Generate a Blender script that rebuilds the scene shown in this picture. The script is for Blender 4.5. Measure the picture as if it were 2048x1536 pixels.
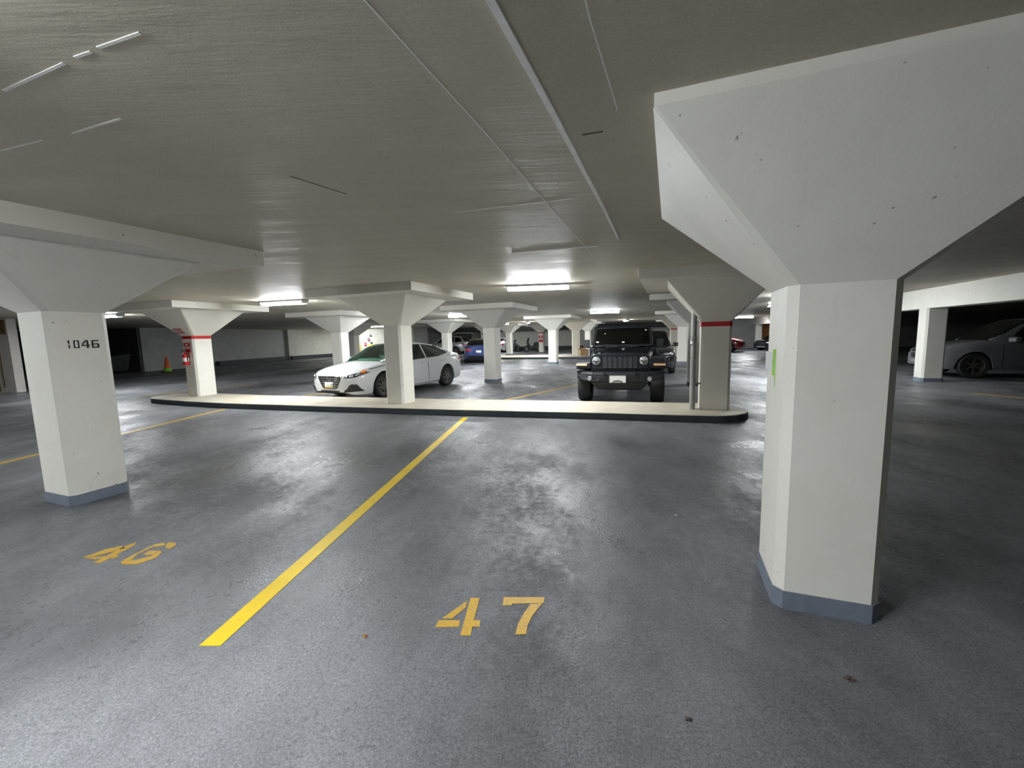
import bpy, bmesh, math, random
from mathutils import Vector, Matrix
from mathutils.bvhtree import BVHTree
random.seed(7)
SC = bpy.context.scene
for o in list(bpy.data.objects):
    bpy.data.objects.remove(o)
COL = SC.collection
PI = math.pi

# ------------------------------------------------------------------ camera, world, exposure
TH = 0.3657                       # yaw of the structural grid
PITCH, ROLL, FPX = 0.1142, -0.0243, 828.35
cd = bpy.data.cameras.new('camera')
cam = bpy.data.objects.new('camera', cd)
COL.objects.link(cam)
fw = Vector((0, math.cos(PITCH), -math.sin(PITCH)))
r0 = Vector((1, 0, 0))
u0 = Vector((0, math.sin(PITCH), math.cos(PITCH)))
rt = r0 * math.cos(ROLL) + u0 * math.sin(ROLL)
up = u0 * math.cos(ROLL) - r0 * math.sin(ROLL)
cam.matrix_world = Matrix(((rt.x, up.x, -fw.x, 0), (rt.y, up.y, -fw.y, 0), (rt.z, up.z, -fw.z, 1.55), (0, 0, 0, 1)))
cd.sensor_width = 36.0
cd.lens = FPX / 2048 * 36.0
cd.clip_end = 300
SC.camera = cam
w = bpy.data.worlds.new('World')
SC.world = w
w.use_nodes = True
w.node_tree.nodes['Background'].inputs[0].default_value = (0.5, 0.52, 0.55, 1)
w.node_tree.nodes['Background'].inputs[1].default_value = 0.02
SC.view_settings.view_transform = 'Standard'
SC.view_settings.look = 'None'
SC.view_settings.gamma = 1
SC.view_settings.use_curve_mapping = False
SC.view_settings.exposure = 0.0
SC.cycles.diffuse_bounces = 8
LAMP = 205.0                       # radiance of the tube lenses


# ------------------------------------------------------------------ materials
def newmat(name):
    m = bpy.data.materials.new(name)
    m.use_nodes = True
    return m, m.node_tree.nodes, m.node_tree.links, m.node_tree.nodes['Principled BSDF']


def tex(N, L, scale, detail=4.0, rough=0.6, stretch=None, rot=0.0):
    tc = N.new('ShaderNodeTexCoord')
    mp = N.new('ShaderNodeMapping')
    if stretch:
        mp.inputs['Scale'].default_value = stretch
    mp.inputs['Rotation'].default_value = (0, 0, rot)
    L.new(tc.outputs['Object'], mp.inputs['Vector'])
    n = N.new('ShaderNodeTexNoise')
    n.inputs['Scale'].default_value = scale
    n.inputs['Detail'].default_value = detail
    n.inputs['Roughness'].default_value = rough
    L.new(mp.outputs['Vector'], n.inputs['Vector'])
    return n.outputs[0]


def ramp(N, L, src, a, b, c0, c1):
    r = N.new('ShaderNodeValToRGB')
    r.color_ramp.elements[0].position = a
    r.color_ramp.elements[1].position = b
    r.color_ramp.elements[0].color = c0 if len(c0) == 4 else (*c0, 1)
    r.color_ramp.elements[1].color = c1 if len(c1) == 4 else (*c1, 1)
    L.new(src, r.inputs[0])
    return r.outputs[0]


def mixc(N, L, fac, a, b, mode='MIX'):
    m = N.new('ShaderNodeMix')
    m.data_type = 'RGBA'
    m.blend_type = mode
    for sock, v in ((m.inputs[0], fac), (m.inputs[6], a), (m.inputs[7], b)):
        if hasattr(v, 'is_linked'):
            L.new(v, sock)
        elif isinstance(v, (int, float)):
            sock.default_value = v
        else:
            sock.default_value = (*v, 1)
    return m.outputs[2]


def plain(name, col, rough=0.5, metal=0.0, var=0.08, scale=6.0, coat=0.0, bump=0.0, spec=0.5):
    """Solid colour with a little procedural mottling."""
    m, N, L, b = newmat(name)
    n = tex(N, L, scale, 5)
    lo = tuple(max(0, c * (1 - var)) for c in col)
    hi = tuple(min(1, c * (1 + var)) for c in col)
    L.new(ramp(N, L, n, 0.3, 0.7, lo, hi), b.inputs['Base Color'])
    b.inputs['Roughness'].default_value = rough
    b.inputs['Metallic'].default_value = metal
    b.inputs['Specular IOR Level'].default_value = spec
    if coat:
        b.inputs['Coat Weight'].default_value = coat
        b.inputs['Coat Roughness'].default_value = 0.05
    if bump:
        bp = N.new('ShaderNodeBump')
        bp.inputs['Strength'].default_value = bump
        bp.inputs['Distance'].default_value = 0.01
        L.new(tex(N, L, scale * 12, 3), bp.inputs['Height'])
        L.new(bp.outputs[0], b.inputs['Normal'])
    return m


def floor_mat():
    m, N, L, b = newmat('floor paint')
    big = tex(N, L, 0.55, 6, 0.62, (1, 0.55, 1), 0.25)
    mid = tex(N, L, 2.3, 6, 0.65, (1, 0.7, 1), 0.2)
    fine = tex(N, L, 70, 4, 0.75)
    speck = tex(N, L, 190, 2, 0.6)
    c = ramp(N, L, big, 0.36, 0.66, (0.085, 0.086, 0.090), (0.215, 0.22, 0.231))
    c = mixc(N, L, 0.55, c, ramp(N, L, mid, 0.3, 0.7, (0.45, 0.45, 0.45), (0.62, 0.62, 0.62)), 'OVERLAY')
    c = mixc(N, L, 0.75, c, ramp(N, L, fine, 0.30, 0.7, (0.22, 0.22, 0.22), (0.76, 0.76, 0.77)), 'OVERLAY')
    c = mixc(N, L, 0.5, c, ramp(N, L, speck, 0.35, 0.65, (0.2, 0.2, 0.2), (0.8, 0.8, 0.8)), 'OVERLAY')
    # rare dark oil drips
    spots = tex(N, L, 3.1, 2, 0.5)
    sm = ramp(N, L, spots, 0.74, 0.82, (0, 0, 0), (0.6, 0.6, 0.6))
    c = mixc(N, L, sm, c, (0.05, 0.05, 0.052))
    L.new(c, b.inputs['Base Color'])
    wear = tex(N, L, 0.75, 9, 0.70, (1, 0.6, 1), 0.3)
    grit = tex(N, L, 16, 5, 0.75)
    mx = N.new('ShaderNodeMath')
    mx.operation = 'MULTIPLY_ADD'
    mx.inputs[1].default_value = 0.45
    L.new(grit, mx.inputs[0])
    L.new(wear, mx.inputs[2])
    rr = ramp(N, L, mx.outputs[0], 0.64, 0.84, (0.60, 0.60, 0.60), (0.27, 0.27, 0.27))
    L.new(rr, b.inputs['Roughness'])
    sp = ramp(N, L, mx.outputs[0], 0.62, 0.84, (0.10, 0.10, 0.10), (0.55, 0.55, 0.55))
    L.new(sp, b.inputs['Specular IOR Level'])
    bp = N.new('ShaderNodeBump')
    bp.inputs['Strength'].default_value = 0.30
    bp.inputs['Distance'].default_value = 0.014
    hs = N.new('ShaderNodeMath')
    hs.operation = 'ADD'
    L.new(tex(N, L, 9, 6, 0.7), hs.inputs[0])
    L.new(tex(N, L, 60, 3, 0.6), hs.inputs[1])
    L.new(hs.outputs[0], bp.inputs['Height'])
    L.new(bp.outputs[0], b.inputs['Normal'])
    return m


def ceiling_mat():
    m, N, L, b = newmat('ceiling paint')
    n = tex(N, L, 1.1, 6, 0.6, (1, 0.5, 1), TH)
    c = ramp(N, L, n, 0.3, 0.7, (0.525, 0.495, 0.405), (0.605, 0.575, 0.48))
    d = tex(N, L, 7, 3, 0.6)
    c = mixc(N, L, ramp(N, L, d, 0.70, 0.78, (0, 0, 0), (0.5, 0.5, 0.5)), c, (0.28, 0.27, 0.24))
    c = mixc(N, L, 0.35, c, ramp(N, L, tex(N, L, 85, 4, 0.75), 0.3, 0.7, (0.3, 0.3, 0.3), (0.7, 0.7, 0.69)), 'OVERLAY')
    L.new(c, b.inputs['Base Color'])
    # formwork boards: gloss and level vary from board to board across the grid
    st = tex(N, L, 2.4, 5, 0.65, (0.35, 2.6, 1), TH)
    L.new(ramp(N, L, st, 0.35, 0.65, (0.38, 0.38, 0.38), (0.62, 0.62, 0.62)), b.inputs['Roughness'])
    b.inputs['Specular IOR Level'].default_value = 0.25
    bp = N.new('ShaderNodeBump')
    bp.inputs['Strength'].default_value = 0.35
    bp.inputs['Distance'].default_value = 0.02
    a = N.new('ShaderNodeMath')
    a.operation = 'ADD'
    L.new(st, a.inputs[0])
    sc = N.new('ShaderNodeMath')
    sc.operation = 'MULTIPLY'
    sc.inputs[1].default_value = 0.08
    L.new(tex(N, L, 120, 3, 0.6), sc.inputs[0])
    L.new(sc.outputs[0], a.inputs[1])
    L.new(a.outputs[0], bp.inputs['Height'])
    L.new(bp.outputs[0], b.inputs['Normal'])
    return m


def column_mat(name, lo, hi):
    m, N, L, b = newmat(name)
    n = tex(N, L, 2.2, 6, 0.6)
    c = ramp(N, L, n, 0.3, 0.7, lo, hi)
    pits = tex(N, L, 21, 2, 0.5)
    c = mixc(N, L, ramp(N, L, pits, 0.732, 0.765, (0, 0, 0), (0.75, 0.75, 0.75)), c, (0.2, 0.19, 0.17))
    scuff = tex(N, L, 5, 4, 0.7, (1, 1, 0.25))
    c = mixc(N, L, ramp(N, L, scuff, 0.66, 0.8, (0, 0, 0), (0.35, 0.35, 0.35)), c, (0.42, 0.39, 0.33))
    L.new(c, b.inputs['Base Color'])
    b.inputs['Roughness'].default_value = 0.55
    bp = N.new('ShaderNodeBump')
    bp.inputs['Strength'].default_value = 0.3
    bp.inputs['Distance'].default_value = 0.006
    L.new(tex(N, L, 45, 5, 0.65), bp.inputs['Height'])
    L.new(bp.outputs[0], b.inputs['Normal'])
    return m


def worn_paint(name, col, under, amount):
    m, N, L, b = newmat(name)
    n = tex(N, L, 55, 4, 0.7)
    f = ramp(N, L, n, 0.60 - amount, 0.72 - amount, (0, 0, 0), (1, 1, 1))
    big = ramp(N, L, tex(N, L, 3, 4), 0.3, 0.7, tuple(x * 0.82 for x in col), col)
    L.new(mixc(N, L, f, big, under), b.inputs['Base Color'])
    b.inputs['Roughness'].default_value = 0.45
    return m


def glass_mat(name, tint, clear):
    """Tinted pane: see-through by `clear`, with a mirror sheen on its surface."""
    m, N, L, b = newmat(name)
    out = N['Material Output']
    tr = N.new('ShaderNodeBsdfTransparent')
    tr.inputs[0].default_value = (*[c * clear for c in tint], 1)
    gl = N.new('ShaderNodeBsdfGlossy')
    gl.inputs['Roughness'].default_value = 0.04
    gl.inputs[0].default_value = (0.9, 0.95, 0.95, 1)
    fr = N.new('ShaderNodeFresnel')
    fr.inputs[0].default_value = 1.6
    mx = N.new('ShaderNodeMixShader')
    L.new(fr.outputs[0], mx.inputs[0])
    L.new(tr.outputs[0], mx.inputs[1])
    L.new(gl.outputs[0], mx.inputs[2])
    L.new(mx.outputs[0], out.inputs[0])
    N.remove(b)
    return m


def emit_mat(name, col, s):
    m, N, L, b = newmat(name)
    b.inputs['Base Color'].default_value = (*col, 1)
    b.inputs['Emission Color'].default_value = (*col, 1)
    b.inputs['Emission Strength'].default_value = s
    return m


def box_mat():
    m, N, L, b = newmat('cardboard')
    L.new(ramp(N, L, tex(N, L, 14, 4, 0.6, (1, 1, 6)), 0.3, 0.7, (0.42, 0.27, 0.15), (0.55, 0.37, 0.21)), b.inputs['Base Color'])
    b.inputs['Roughness'].default_value = 0.85
    return m


M = dict(
    floor=floor_mat(), ceil=ceiling_mat(),
    col=column_mat('column paint', (0.78, 0.76, 0.68), (0.85, 0.83, 0.755)),
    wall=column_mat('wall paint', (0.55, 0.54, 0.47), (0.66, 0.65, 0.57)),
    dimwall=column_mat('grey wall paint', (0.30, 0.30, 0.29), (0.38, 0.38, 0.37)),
    shadedark=column_mat('shaded wall and dark gate tone', (0.05, 0.05, 0.05), (0.085, 0.085, 0.085)),  # shade of the unlit walls put into the colour; gate slats are simply dark
    skirt=plain('skirting paint', (0.175, 0.205, 0.255), 0.5, var=0.18, scale=9, bump=0.2),
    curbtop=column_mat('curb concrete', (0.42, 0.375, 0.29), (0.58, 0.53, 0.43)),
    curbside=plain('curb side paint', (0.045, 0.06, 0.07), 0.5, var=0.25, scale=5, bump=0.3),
    yellow=worn_paint('yellow line paint', (0.80, 0.56, 0.02), (0.45, 0.36, 0.15), 0.0),
    yellowfade=worn_paint('worn yellow paint', (0.66, 0.40, 0.045), (0.30, 0.24, 0.17), 0.06),
    red=plain('red band paint', (0.52, 0.018, 0.022), 0.35, var=0.1),
    black=plain('black stencil paint', (0.02, 0.02, 0.02), 0.6),
    bead=plain('joint sealant', (0.92, 0.91, 0.88), 0.6, bump=0.3, scale=20),
    seam=plain('formwork seam', (0.60, 0.59, 0.54), 0.6),
    seamdk=plain('dark crack', (0.13, 0.12, 0.10), 0.8),
    pipe=plain('galvanised pipe', (0.42, 0.42, 0.40), 0.45, metal=0.4, var=0.2, scale=14),
    white=plain('white car paint', (0.66, 0.67, 0.68), 0.32, coat=1.0, var=0.01),
    blackcar=plain('black car paint', (0.008, 0.009, 0.014), 0.25, coat=1.0, var=0.05),
    bluecar=plain('blue car paint', (0.022, 0.045, 0.16), 0.25, metal=0.3, coat=1.0, var=0.05),
    silver=plain('silver car paint', (0.50, 0.50, 0.50), 0.3, metal=0.5, coat=1.0, var=0.03),
    greycar=plain('grey car paint', (0.20, 0.21, 0.22), 0.28, metal=0.2, coat=1.0, var=0.02),
    redcar=plain('red car paint', (0.16, 0.008, 0.014), 0.25, coat=1.0, var=0.05),
    tire=plain('tyre rubber', (0.018, 0.018, 0.018), 0.75, bump=0.2),
    rim=plain('dark alloy', (0.20, 0.19, 0.18), 0.35, metal=0.8),
    plastic=plain('black plastic', (0.015, 0.015, 0.017), 0.5, bump=0.15, scale=30),
    trim=plain('grey bumper plastic', (0.012, 0.013, 0.017), 0.42, spec=0.35),
    slotgrey=plain('grille slot grey', (0.055, 0.057, 0.065), 0.35),
    chrome=plain('chrome', (0.75, 0.75, 0.76), 0.12, metal=1.0, var=0.02),
    interior=plain('dark interior', (0.02, 0.021, 0.022), 0.8),
    seat=plain('grey seat cloth', (0.34, 0.35, 0.34), 0.8),
    lampglass=plain('lamp lens', (0.55, 0.58, 0.60), 0.08, metal=0.6, coat=1.0, var=0.25, scale=40),
    amber=plain('amber lens', (0.75, 0.22, 0.03), 0.15, coat=1.0),
    amberpale=plain('pale amber lens', (0.85, 0.5, 0.28), 0.15, coat=1.0),
    redlens=plain('red lens', (0.45, 0.01, 0.015), 0.12, coat=1.0),
    plate=plain('number plate', (0.72, 0.72, 0.68), 0.4, var=0.04),
    plategold=plain('plate lower band', (0.55, 0.42, 0.12), 0.4),
    glint=plain('pale sticker', (0.75, 0.85, 0.80), 0.5),  # colour of the painted windshield reflections
    glassg=glass_mat('green tinted glass', (0.50, 0.80, 0.64), 0.85),
    glassd=glass_mat('dark tinted glass', (0.5, 0.6, 0.58), 0.30),
    lens=emit_mat('lit lamp lens', (0.93, 0.97, 1.0), LAMP),
    enamel=plain('white enamel', (0.78, 0.78, 0.78), 0.4),
    cone=plain('orange cone', (0.75, 0.16, 0.03), 0.5),
    lime=plain('lime base', (0.22, 0.62, 0.05), 0.5),
    card=box_mat(),
    door=plain('grey door', (0.42, 0.46, 0.42), 0.5),
    yellowpipe=plain('yellow barrier paint', (0.78, 0.66, 0.10), 0.4),
    orange=plain('orange board', (0.80, 0.36, 0.14), 0.6),
    leaf=plain('dry leaf', (0.36, 0.13, 0.04), 0.8, var=0.3, scale=60),
    leafdk=plain('dead leaf', (0.06, 0.04, 0.025), 0.8, var=0.3, scale=60),
    green=plain('green paint', (0.33, 0.62, 0.12), 0.5, var=0.2),
    wood=plain('wood', (0.40, 0.25, 0.14), 0.6, var=0.2, scale=12),
    duct=plain('dark duct', (0.03, 0.03, 0.035), 0.6),
    sign=plain('sign white', (0.80, 0.79, 0.77), 0.4),
    rust=column_mat('stained wall paint', (0.62, 0.58, 0.53), (0.74, 0.70, 0.66)),
    ruststreak=plain('rust streak', (0.20, 0.13, 0.07), 0.8, var=0.3, scale=8),
)


# ------------------------------------------------------------------ object helpers
def mesh(name, bm, mats, parent=None, smooth=None, loc=None, bevel=0.0):
    me = bpy.data.meshes.new(name)
    bmesh.ops.recalc_face_normals(bm, faces=bm.faces)
    bm.to_mesh(me)
    bm.free()
    o = bpy.data.objects.new(name, me)
    COL.objects.link(o)
    for m in (mats if isinstance(mats, (list, tuple)) else [mats]):
        me.materials.append(m)
    if smooth is not None:
        me.shade_smooth()
        me.set_sharp_from_angle(angle=math.radians(smooth))
    if parent:
        o.parent = parent
    if loc:
        o.location = loc
    if bevel:
        md = o.modifiers.new('bevel', 'BEVEL')
        md.width = bevel
        md.segments = 2
        md.limit_method = 'ANGLE'
    return o


def tag(o, label, cat, group=None, kind=None):
    o['label'] = label
    if cat:
        o['category'] = cat
    if group:
        o['group'] = group
    if kind:
        o['kind'] = kind
    return o


def empty(name, loc, rz=0.0):
    o = bpy.data.objects.new(name, None)
    COL.objects.link(o)
    o.location = loc
    o.rotation_euler = (0, 0, rz)
    o.empty_display_size = 0.1
    return o


def copy_tree(o, parent=None):
    c = o.copy()
    COL.objects.link(c)
    if parent:
        c.parent = parent
    for ch in o.children:
        copy_tree(ch, c)
    return c


def prism(bm, bottom, top):
    """Solid between two rings of the same length."""
    a = [bm.verts.new(p) for p in bottom]
    b = [bm.verts.new(p) for p in top]
    n = len(a)
    bm.faces.new(list(reversed(a)))
    bm.faces.new(b)
    for i in range(n):
        bm.faces.new((a[i], a[(i + 1) % n], b[(i + 1) % n], b[i]))
    return bm


def box(bm, x0, x1, y0, y1, z0, z1):
    r = [(x0, y0), (x1, y0), (x1, y1), (x0, y1)]
    return prism(bm, [(x, y, z0) for x, y in r], [(x, y, z1) for x, y in r])


def obox(bm, p, q, wd, z0, z1):
    """Box standing on the floor line p-q, wd wide (centred)."""
    p, q = Vector((*p, 0)), Vector((*q, 0))
    d = (q - p).normalized()
    n = Vector((-d.y, d.x, 0)) * wd / 2
    r = [p - n, q - n, q + n, p + n]
    return prism(bm, [(v.x, v.y, z0) for v in r], [(v.x, v.y, z1) for v in r])


def poly_solid(bm, pts, z0, z1):
    return prism(bm, [(x, y, z0) for x, y in pts], [(x, y, z1) for x, y in pts])


def cyl(bm, p, q, r, n=16, r2=None):
    p, q = Vector(p), Vector(q)
    d = (q - p).normalized()
    a = d.orthogonal().normalized()
    b = d.cross(a)
    r2 = r if r2 is None else r2
    ring = lambda c, rr: [c + (a * math.cos(t) + b * math.sin(t)) * rr for t in [2 * PI * i / n for i in range(n)]]
    return prism(bm, ring(p, r), ring(q, r2))


def lathe(bm, prof, n=28, axis='y', centre=(0, 0, 0)):
    """Revolve (radius, offset) pairs about an axis through centre."""
    rings = []
    c = Vector(centre)
    for r, h in prof:
        ring = []
        for i in range(n):
            t = 2 * PI * i / n
            if axis == 'y':
                v = Vector((r * math.cos(t), h, r * math.sin(t)))
            elif axis == 'x':
                v = Vector((h, r * math.cos(t), r * math.sin(t)))
            else:
                v = Vector((r * math.cos(t), r * math.sin(t), h))
            ring.append(bm.verts.new(c + v))
        rings.append(ring)
    for a, b in zip(rings, rings[1:]):
        for i in range(n):
            bm.faces.new((a[i], a[(i + 1) % n], b[(i + 1) % n], b[i]))
    for ring in (rings[0], rings[-1]):
        if (ring[0].co - ring[n // 2].co).length > 1e-4:
            bm.faces.new(ring)
    return bm


def NB():
    return bmesh.new()


def octa(wu, wv, c):
    return [(-(wu - c), -wv), (wu - c, -wv), (wu, -(wv - c)), (wu, wv - c), (wu - c, wv), (-(wu - c), wv), (-wu, wv - c), (-wu, -(wv - c))]


# ------------------------------------------------------------------ floor, ceiling, walls
ZC = 2.59
bm = NB()
poly_solid(bm, [(-40, -14), (40, -14), (40, 62), (-40, 62)], -0.2, 0)
floor = mesh('floor', bm, M['floor'])
tag(floor, 'grey painted concrete garage floor with worn glossy patches', None, kind='structure')
bm = NB()
poly_solid(bm, [(-40, -14), (40, -14), (40, 62), (-40, 62)], ZC, ZC + 0.2)
ceil = mesh('ceiling', bm, M['ceil'])
tag(ceil, 'low beige painted concrete ceiling slab with form lines', None, kind='structure')


def wall(name, p, q, mat, z0=0.0, z1=ZC, th=0.25, label=None):
    bm = NB()
    obox(bm, p, q, th, z0, z1)
    o = mesh(name, bm, M[mat])
    o['kind'] = 'structure'
    if label:
        o['label'] = label
    return o


def floor_mark(name, pts, mat, z=0.003):
    bm = NB()
    poly_solid(bm, pts, 0.0, z)
    return mesh(name, bm, M[mat], floor)


def stripe(p, q, wd):
    p, q = Vector((*p, 0)), Vector((*q, 0))
    d = (q - p).normalized()
    n = Vector((-d.y, d.x, 0)) * wd / 2
    return [tuple(v[:2]) for v in (p - n, q - n, q + n, p + n)]


# stall lines and numbers painted on the floor
floor_mark('parking_line', [(-1.650, 1.977), (-1.537, 1.974), (-0.872, 7.96), (-0.972, 7.98)], 'yellow')
floor_mark('parking_line', stripe((-7.10, 2.6), (-6.84, 9.75), 0.095), 'yellowfade')
floor_mark('parking_line', stripe((-0.30, 9.93), (4.0, 15.25), 0.10), 'yellowfade')
floor_mark('parking_line', stripe((-6.2, 11.55), (-4.2, 14.0), 0.09), 'yellowfade')
floor_mark('parking_line', stripe((10.55, 9.4), (11.6, 6.0), 0.10), 'yellowfade')
floor_mark('parking_line', stripe((-11.4, 12.9), (-9.6, 15.2), 0.09), 'yellowfade')
floor_mark('parking_line', stripe((-0.75, 26.3), (0.6, 28.0), 0.14), 'yellowfade')
D47 = [
    [(-0.279, 2.317), (-0.224, 2.315), (-0.242, 2.119), (-0.206, 2.121), (-0.206, 2.069), (-0.245, 2.07), (-0.249, 2.004), (-0.303, 2.006)],
    [(-0.437, 2.126), (-0.318, 2.122), (-0.318, 2.073), (-0.445, 2.072)],
    [(-0.298, 2.29), (-0.298, 2.23), (-0.364, 2.139), (-0.421, 2.141)],
    [(-0.08, 2.316), (0.163, 2.307), (0.154, 2.253), (-0.03, 2.256), (-0.036, 2.24), (-0.085, 2.242)],
    [(0.077, 2.246), (0.146, 2.249), (0.121, 2.211), (0.08, 2.141), (0.053, 2.071), (0.042, 2.005), (-0.015, 2.002), (0.002, 2.085), (0.032, 2.161)]]
D46 = [
    [(-3.207, 2.91), (-3.155, 3.021), (-3.076, 3.072), (-3.008, 3.036), (-3.08, 2.974), (-3.129, 2.934), (-3.147, 2.894)],
    [(-3.011, 3.128), (-2.977, 3.077), (-2.995, 2.828), (-3.047, 2.824), (-3.045, 2.937), (-3.037, 3.08)],
    [(-3.192, 2.903), (-3.05, 2.917), (-3.04, 2.897), (-3.091, 2.880)],
    [(-2.99, 2.94), (-2.942, 2.91), (-2.966, 2.886), (-2.995, 2.89)],
    [(-2.77, 3.108), (-2.822, 3.088), (-2.854, 2.929), (-2.857, 2.835), (-2.8, 2.845), (-2.809, 2.879), (-2.829, 2.941), (-2.804, 3.049), (-2.727, 3.065)],
    [(-2.857, 2.833), (-2.811, 2.796), (-2.702, 2.799), (-2.641, 2.875), (-2.663, 2.962), (-2.702, 2.981), (-2.698, 2.908), (-2.755, 2.859), (-2.80, 2.842)],
    [(-2.781, 2.936), (-2.784, 2.982), (-2.705, 2.985), (-2.705, 2.933), (-2.745, 2.921)],
    [(-2.734, 3.083), (-2.737, 3.114), (-2.674, 3.103), (-2.64, 3.056), (-2.649, 3.007), (-2.689, 3.028)]]
for nm, polys in (('stall_number', D47), ('stall_number', D46)):
    bm = NB()
    for p in polys:
        poly_solid(bm, p, 0.0, 0.003)
    o = mesh(nm, bm, M['yellowfade'], floor)
    o['label'] = 'stencilled yellow number 47' if polys is D47 else 'worn yellow number 46'

# sealant bead and form seams under the ceiling
def seam(name, pts, wd, dep, mat):
    bm = NB()
    for i in range(len(pts) - 1):
        obox(bm, pts[i], pts[i + 1], wd if not isinstance(wd, (list, tuple)) else wd[i], ZC - dep, ZC + 0.01)
    return mesh(name, bm, M[mat], ceil)


seam('sealant_bead', [(-0.28, 0.75), (-0.145, 1.12), (-0.009, 1.475), (0.22, 2.06), (0.446, 2.654), (0.83, 3.66), (1.203, 4.678)], [0.030, 0.028, 0.028, 0.027, 0.026, 0.024], 0.012, 'bead')
seam('form_seam', [(-0.70, 0.7), (-0.402, 1.463), (-0.127, 2.195), (0.14, 2.95), (0.403, 3.68), (1.1, 5.6), (1.5, 6.6)], 0.006, 0.0012, 'bead')
seam('form_seam', [(0.10, 1.0), (0.289, 1.505), (0.524, 2.069)], 0.006, 0.0012, 'bead')
seam('form_seam', [(-2.030, 1.809), (-1.620, 1.654)], 0.011, 0.0025, 'bead')
seam('form_seam', [(-1.548, 1.624), (-1.464, 1.598)], 0.011, 0.0025, 'bead')
seam('form_seam', [(-1.421, 1.579), (-1.215, 1.514)], 0.011, 0.0025, 'bead')
seam('form_seam', [(-2.671, 2.319), (-2.328, 2.214)], 0.011, 0.0025, 'bead')
seam('form_seam', [(-2.118, 2.157), (-1.769, 2.038)], 0.011, 0.0025, 'bead')
seam('form_seam', [(-0.45, 3.60), (0.50, 3.32)], 0.012, 0.0015, 'bead')
seam('form_seam', [(0.05, 5.35), (1.05, 5.05)], 0.05, 0.006, 'bead')
seam('crack', [(-1.37, 2.75), (-1.15, 3.1)], 0.008, 0.002, 'seamdk')
seam('crack', [(0.40, 2.30), (0.50, 2.27)], 0.008, 0.003, 'seamdk')
seam('crack', [(1.0, 1.86), (1.5, 1.66), (2.1, 1.43), (3.4, 0.93)], 0.02, 0.012, 'seam')

# walls
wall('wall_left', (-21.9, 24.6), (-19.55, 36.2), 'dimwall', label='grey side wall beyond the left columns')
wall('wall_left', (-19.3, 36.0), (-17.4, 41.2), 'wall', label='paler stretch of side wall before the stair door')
wall('wall_left', (-30.0, 27.6), (-21.8, 24.7), 'shadedark', label='wall at the back of the left bay with its shade painted on')  # the bay's darkness is in this wall's colour
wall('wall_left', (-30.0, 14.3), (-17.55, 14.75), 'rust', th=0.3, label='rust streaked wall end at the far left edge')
wall('wall_left', (-30, 14.0), (-30, 28.0), 'shadedark')
wall('wall_left', (-38, -12), (-29.5, 14.3), 'shadedark')
wall('wall_left', (-17.6, 41.0), (-9.2, 40.6), 'wall', label='brightly lit wall with the stair door')
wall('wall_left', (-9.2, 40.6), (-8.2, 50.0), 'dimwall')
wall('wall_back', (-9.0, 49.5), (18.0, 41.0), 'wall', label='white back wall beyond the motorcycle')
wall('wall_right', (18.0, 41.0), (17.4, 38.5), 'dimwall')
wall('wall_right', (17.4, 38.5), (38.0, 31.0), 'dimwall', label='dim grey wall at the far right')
wall('wall_right', (30.0, -14), (38.0, 31.0), 'shadedark')
wall('wall_front', (-38, -12), (38, -13.5), 'wall')
bm = NB()
for (a, b) in (((-20.52, 29.0), (-19.35, 36.2)), ((-19.1, 36.0), (-17.35, 40.85))):
    obox(bm, a, b, 0.3, 0.0, 0.32)
o = mesh('baseboard_left', bm, M['duct'])
o['kind'] = 'structure'
bm = NB()
obox(bm, (-8.2, 49.05), (17.9, 40.8), 0.3, 0.0, 0.42)
o = mesh('baseboard_back', bm, M['duct'])
o['kind'] = 'structure'
bm = NB()
obox(bm, (-8.2, 48.6), (17.9, 40.4), 0.9, 2.12, ZC)
o = mesh('shade_band', bm, M['shadedark'])  # dark band standing in for the unlit ceiling above the back wall
o['kind'] = 'structure'
bm = NB()
obox(bm, (-18.20, 14.72), (-18.06, 14.725), 0.31, 0.06, 1.55)
obox(bm, (-17.93, 14.73), (-17.90, 14.731), 0.31, 0.2, 2.2)
obox(bm, (-18.30, 14.715), (-17.60, 14.735), 0.306, 2.05, 2.55)
mesh('rust_streak', bm, M['ruststreak'], bpy.data.objects['wall_left.003'])


# ------------------------------------------------------------------ columns
def column(x, y, label, neck=1.84, wu=0.238, wv=0.238, z0=0.0, skirt=True, cap=0.839, capz=2.435, drop=1.2685,
           band=False, capoff=(0, 0), dropz=None, full=True, group=None):
    c = 0.045
    t = empty('column', (x, y, z0), -TH)
    tag(t, label, 'column', group)
    sh = 0.10 if skirt else 0.0
    bm = NB()
    r = octa(wu, wv, c)
    prism(bm, [(a, b, sh) for a, b in r], [(a, b, neck - z0) for a, b in r])
    mesh('shaft', bm, M['col'], t)
    if skirt:
        bm = NB()
        r2 = octa(wu + 0.006, wv + 0.006, c)
        prism(bm, [(a, b, 0) for a, b in r2], [(a, b, sh + 0.004) for a, b in r2])
        mesh('skirting', bm, M['skirt'], t)
    if not full:
        return t
    bm = NB()
    ox, oy = capoff
    r3 = [(a + ox, b + oy) for a, b in octa(cap, cap, 0.012)]
    prism(bm, [(a, b, neck - z0) for a, b in r], [(a, b, capz - z0) for a, b in r3])
    mesh('capital', bm, M['col'], t)
    dp = drop if drop else cap - 0.004
    bm = NB()
    box(bm, -dp + ox, dp + ox, -dp + oy, dp + oy, capz - z0, ZC - z0 + 0.002)
    mesh('drop_panel', bm, M['col'], t)
    if band:
        bm = NB()
        r4 = octa(wu + 0.004, wv + 0.004, c)
        prism(bm, [(a, b, neck - z0 - 0.085) for a, b in r4], [(a, b, neck - z0 - 0.002) for a, b in r4])
        o = mesh('red_band', bm, M['red'], t)
        o['label'] = 'red painted band at the neck'
    return t


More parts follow.
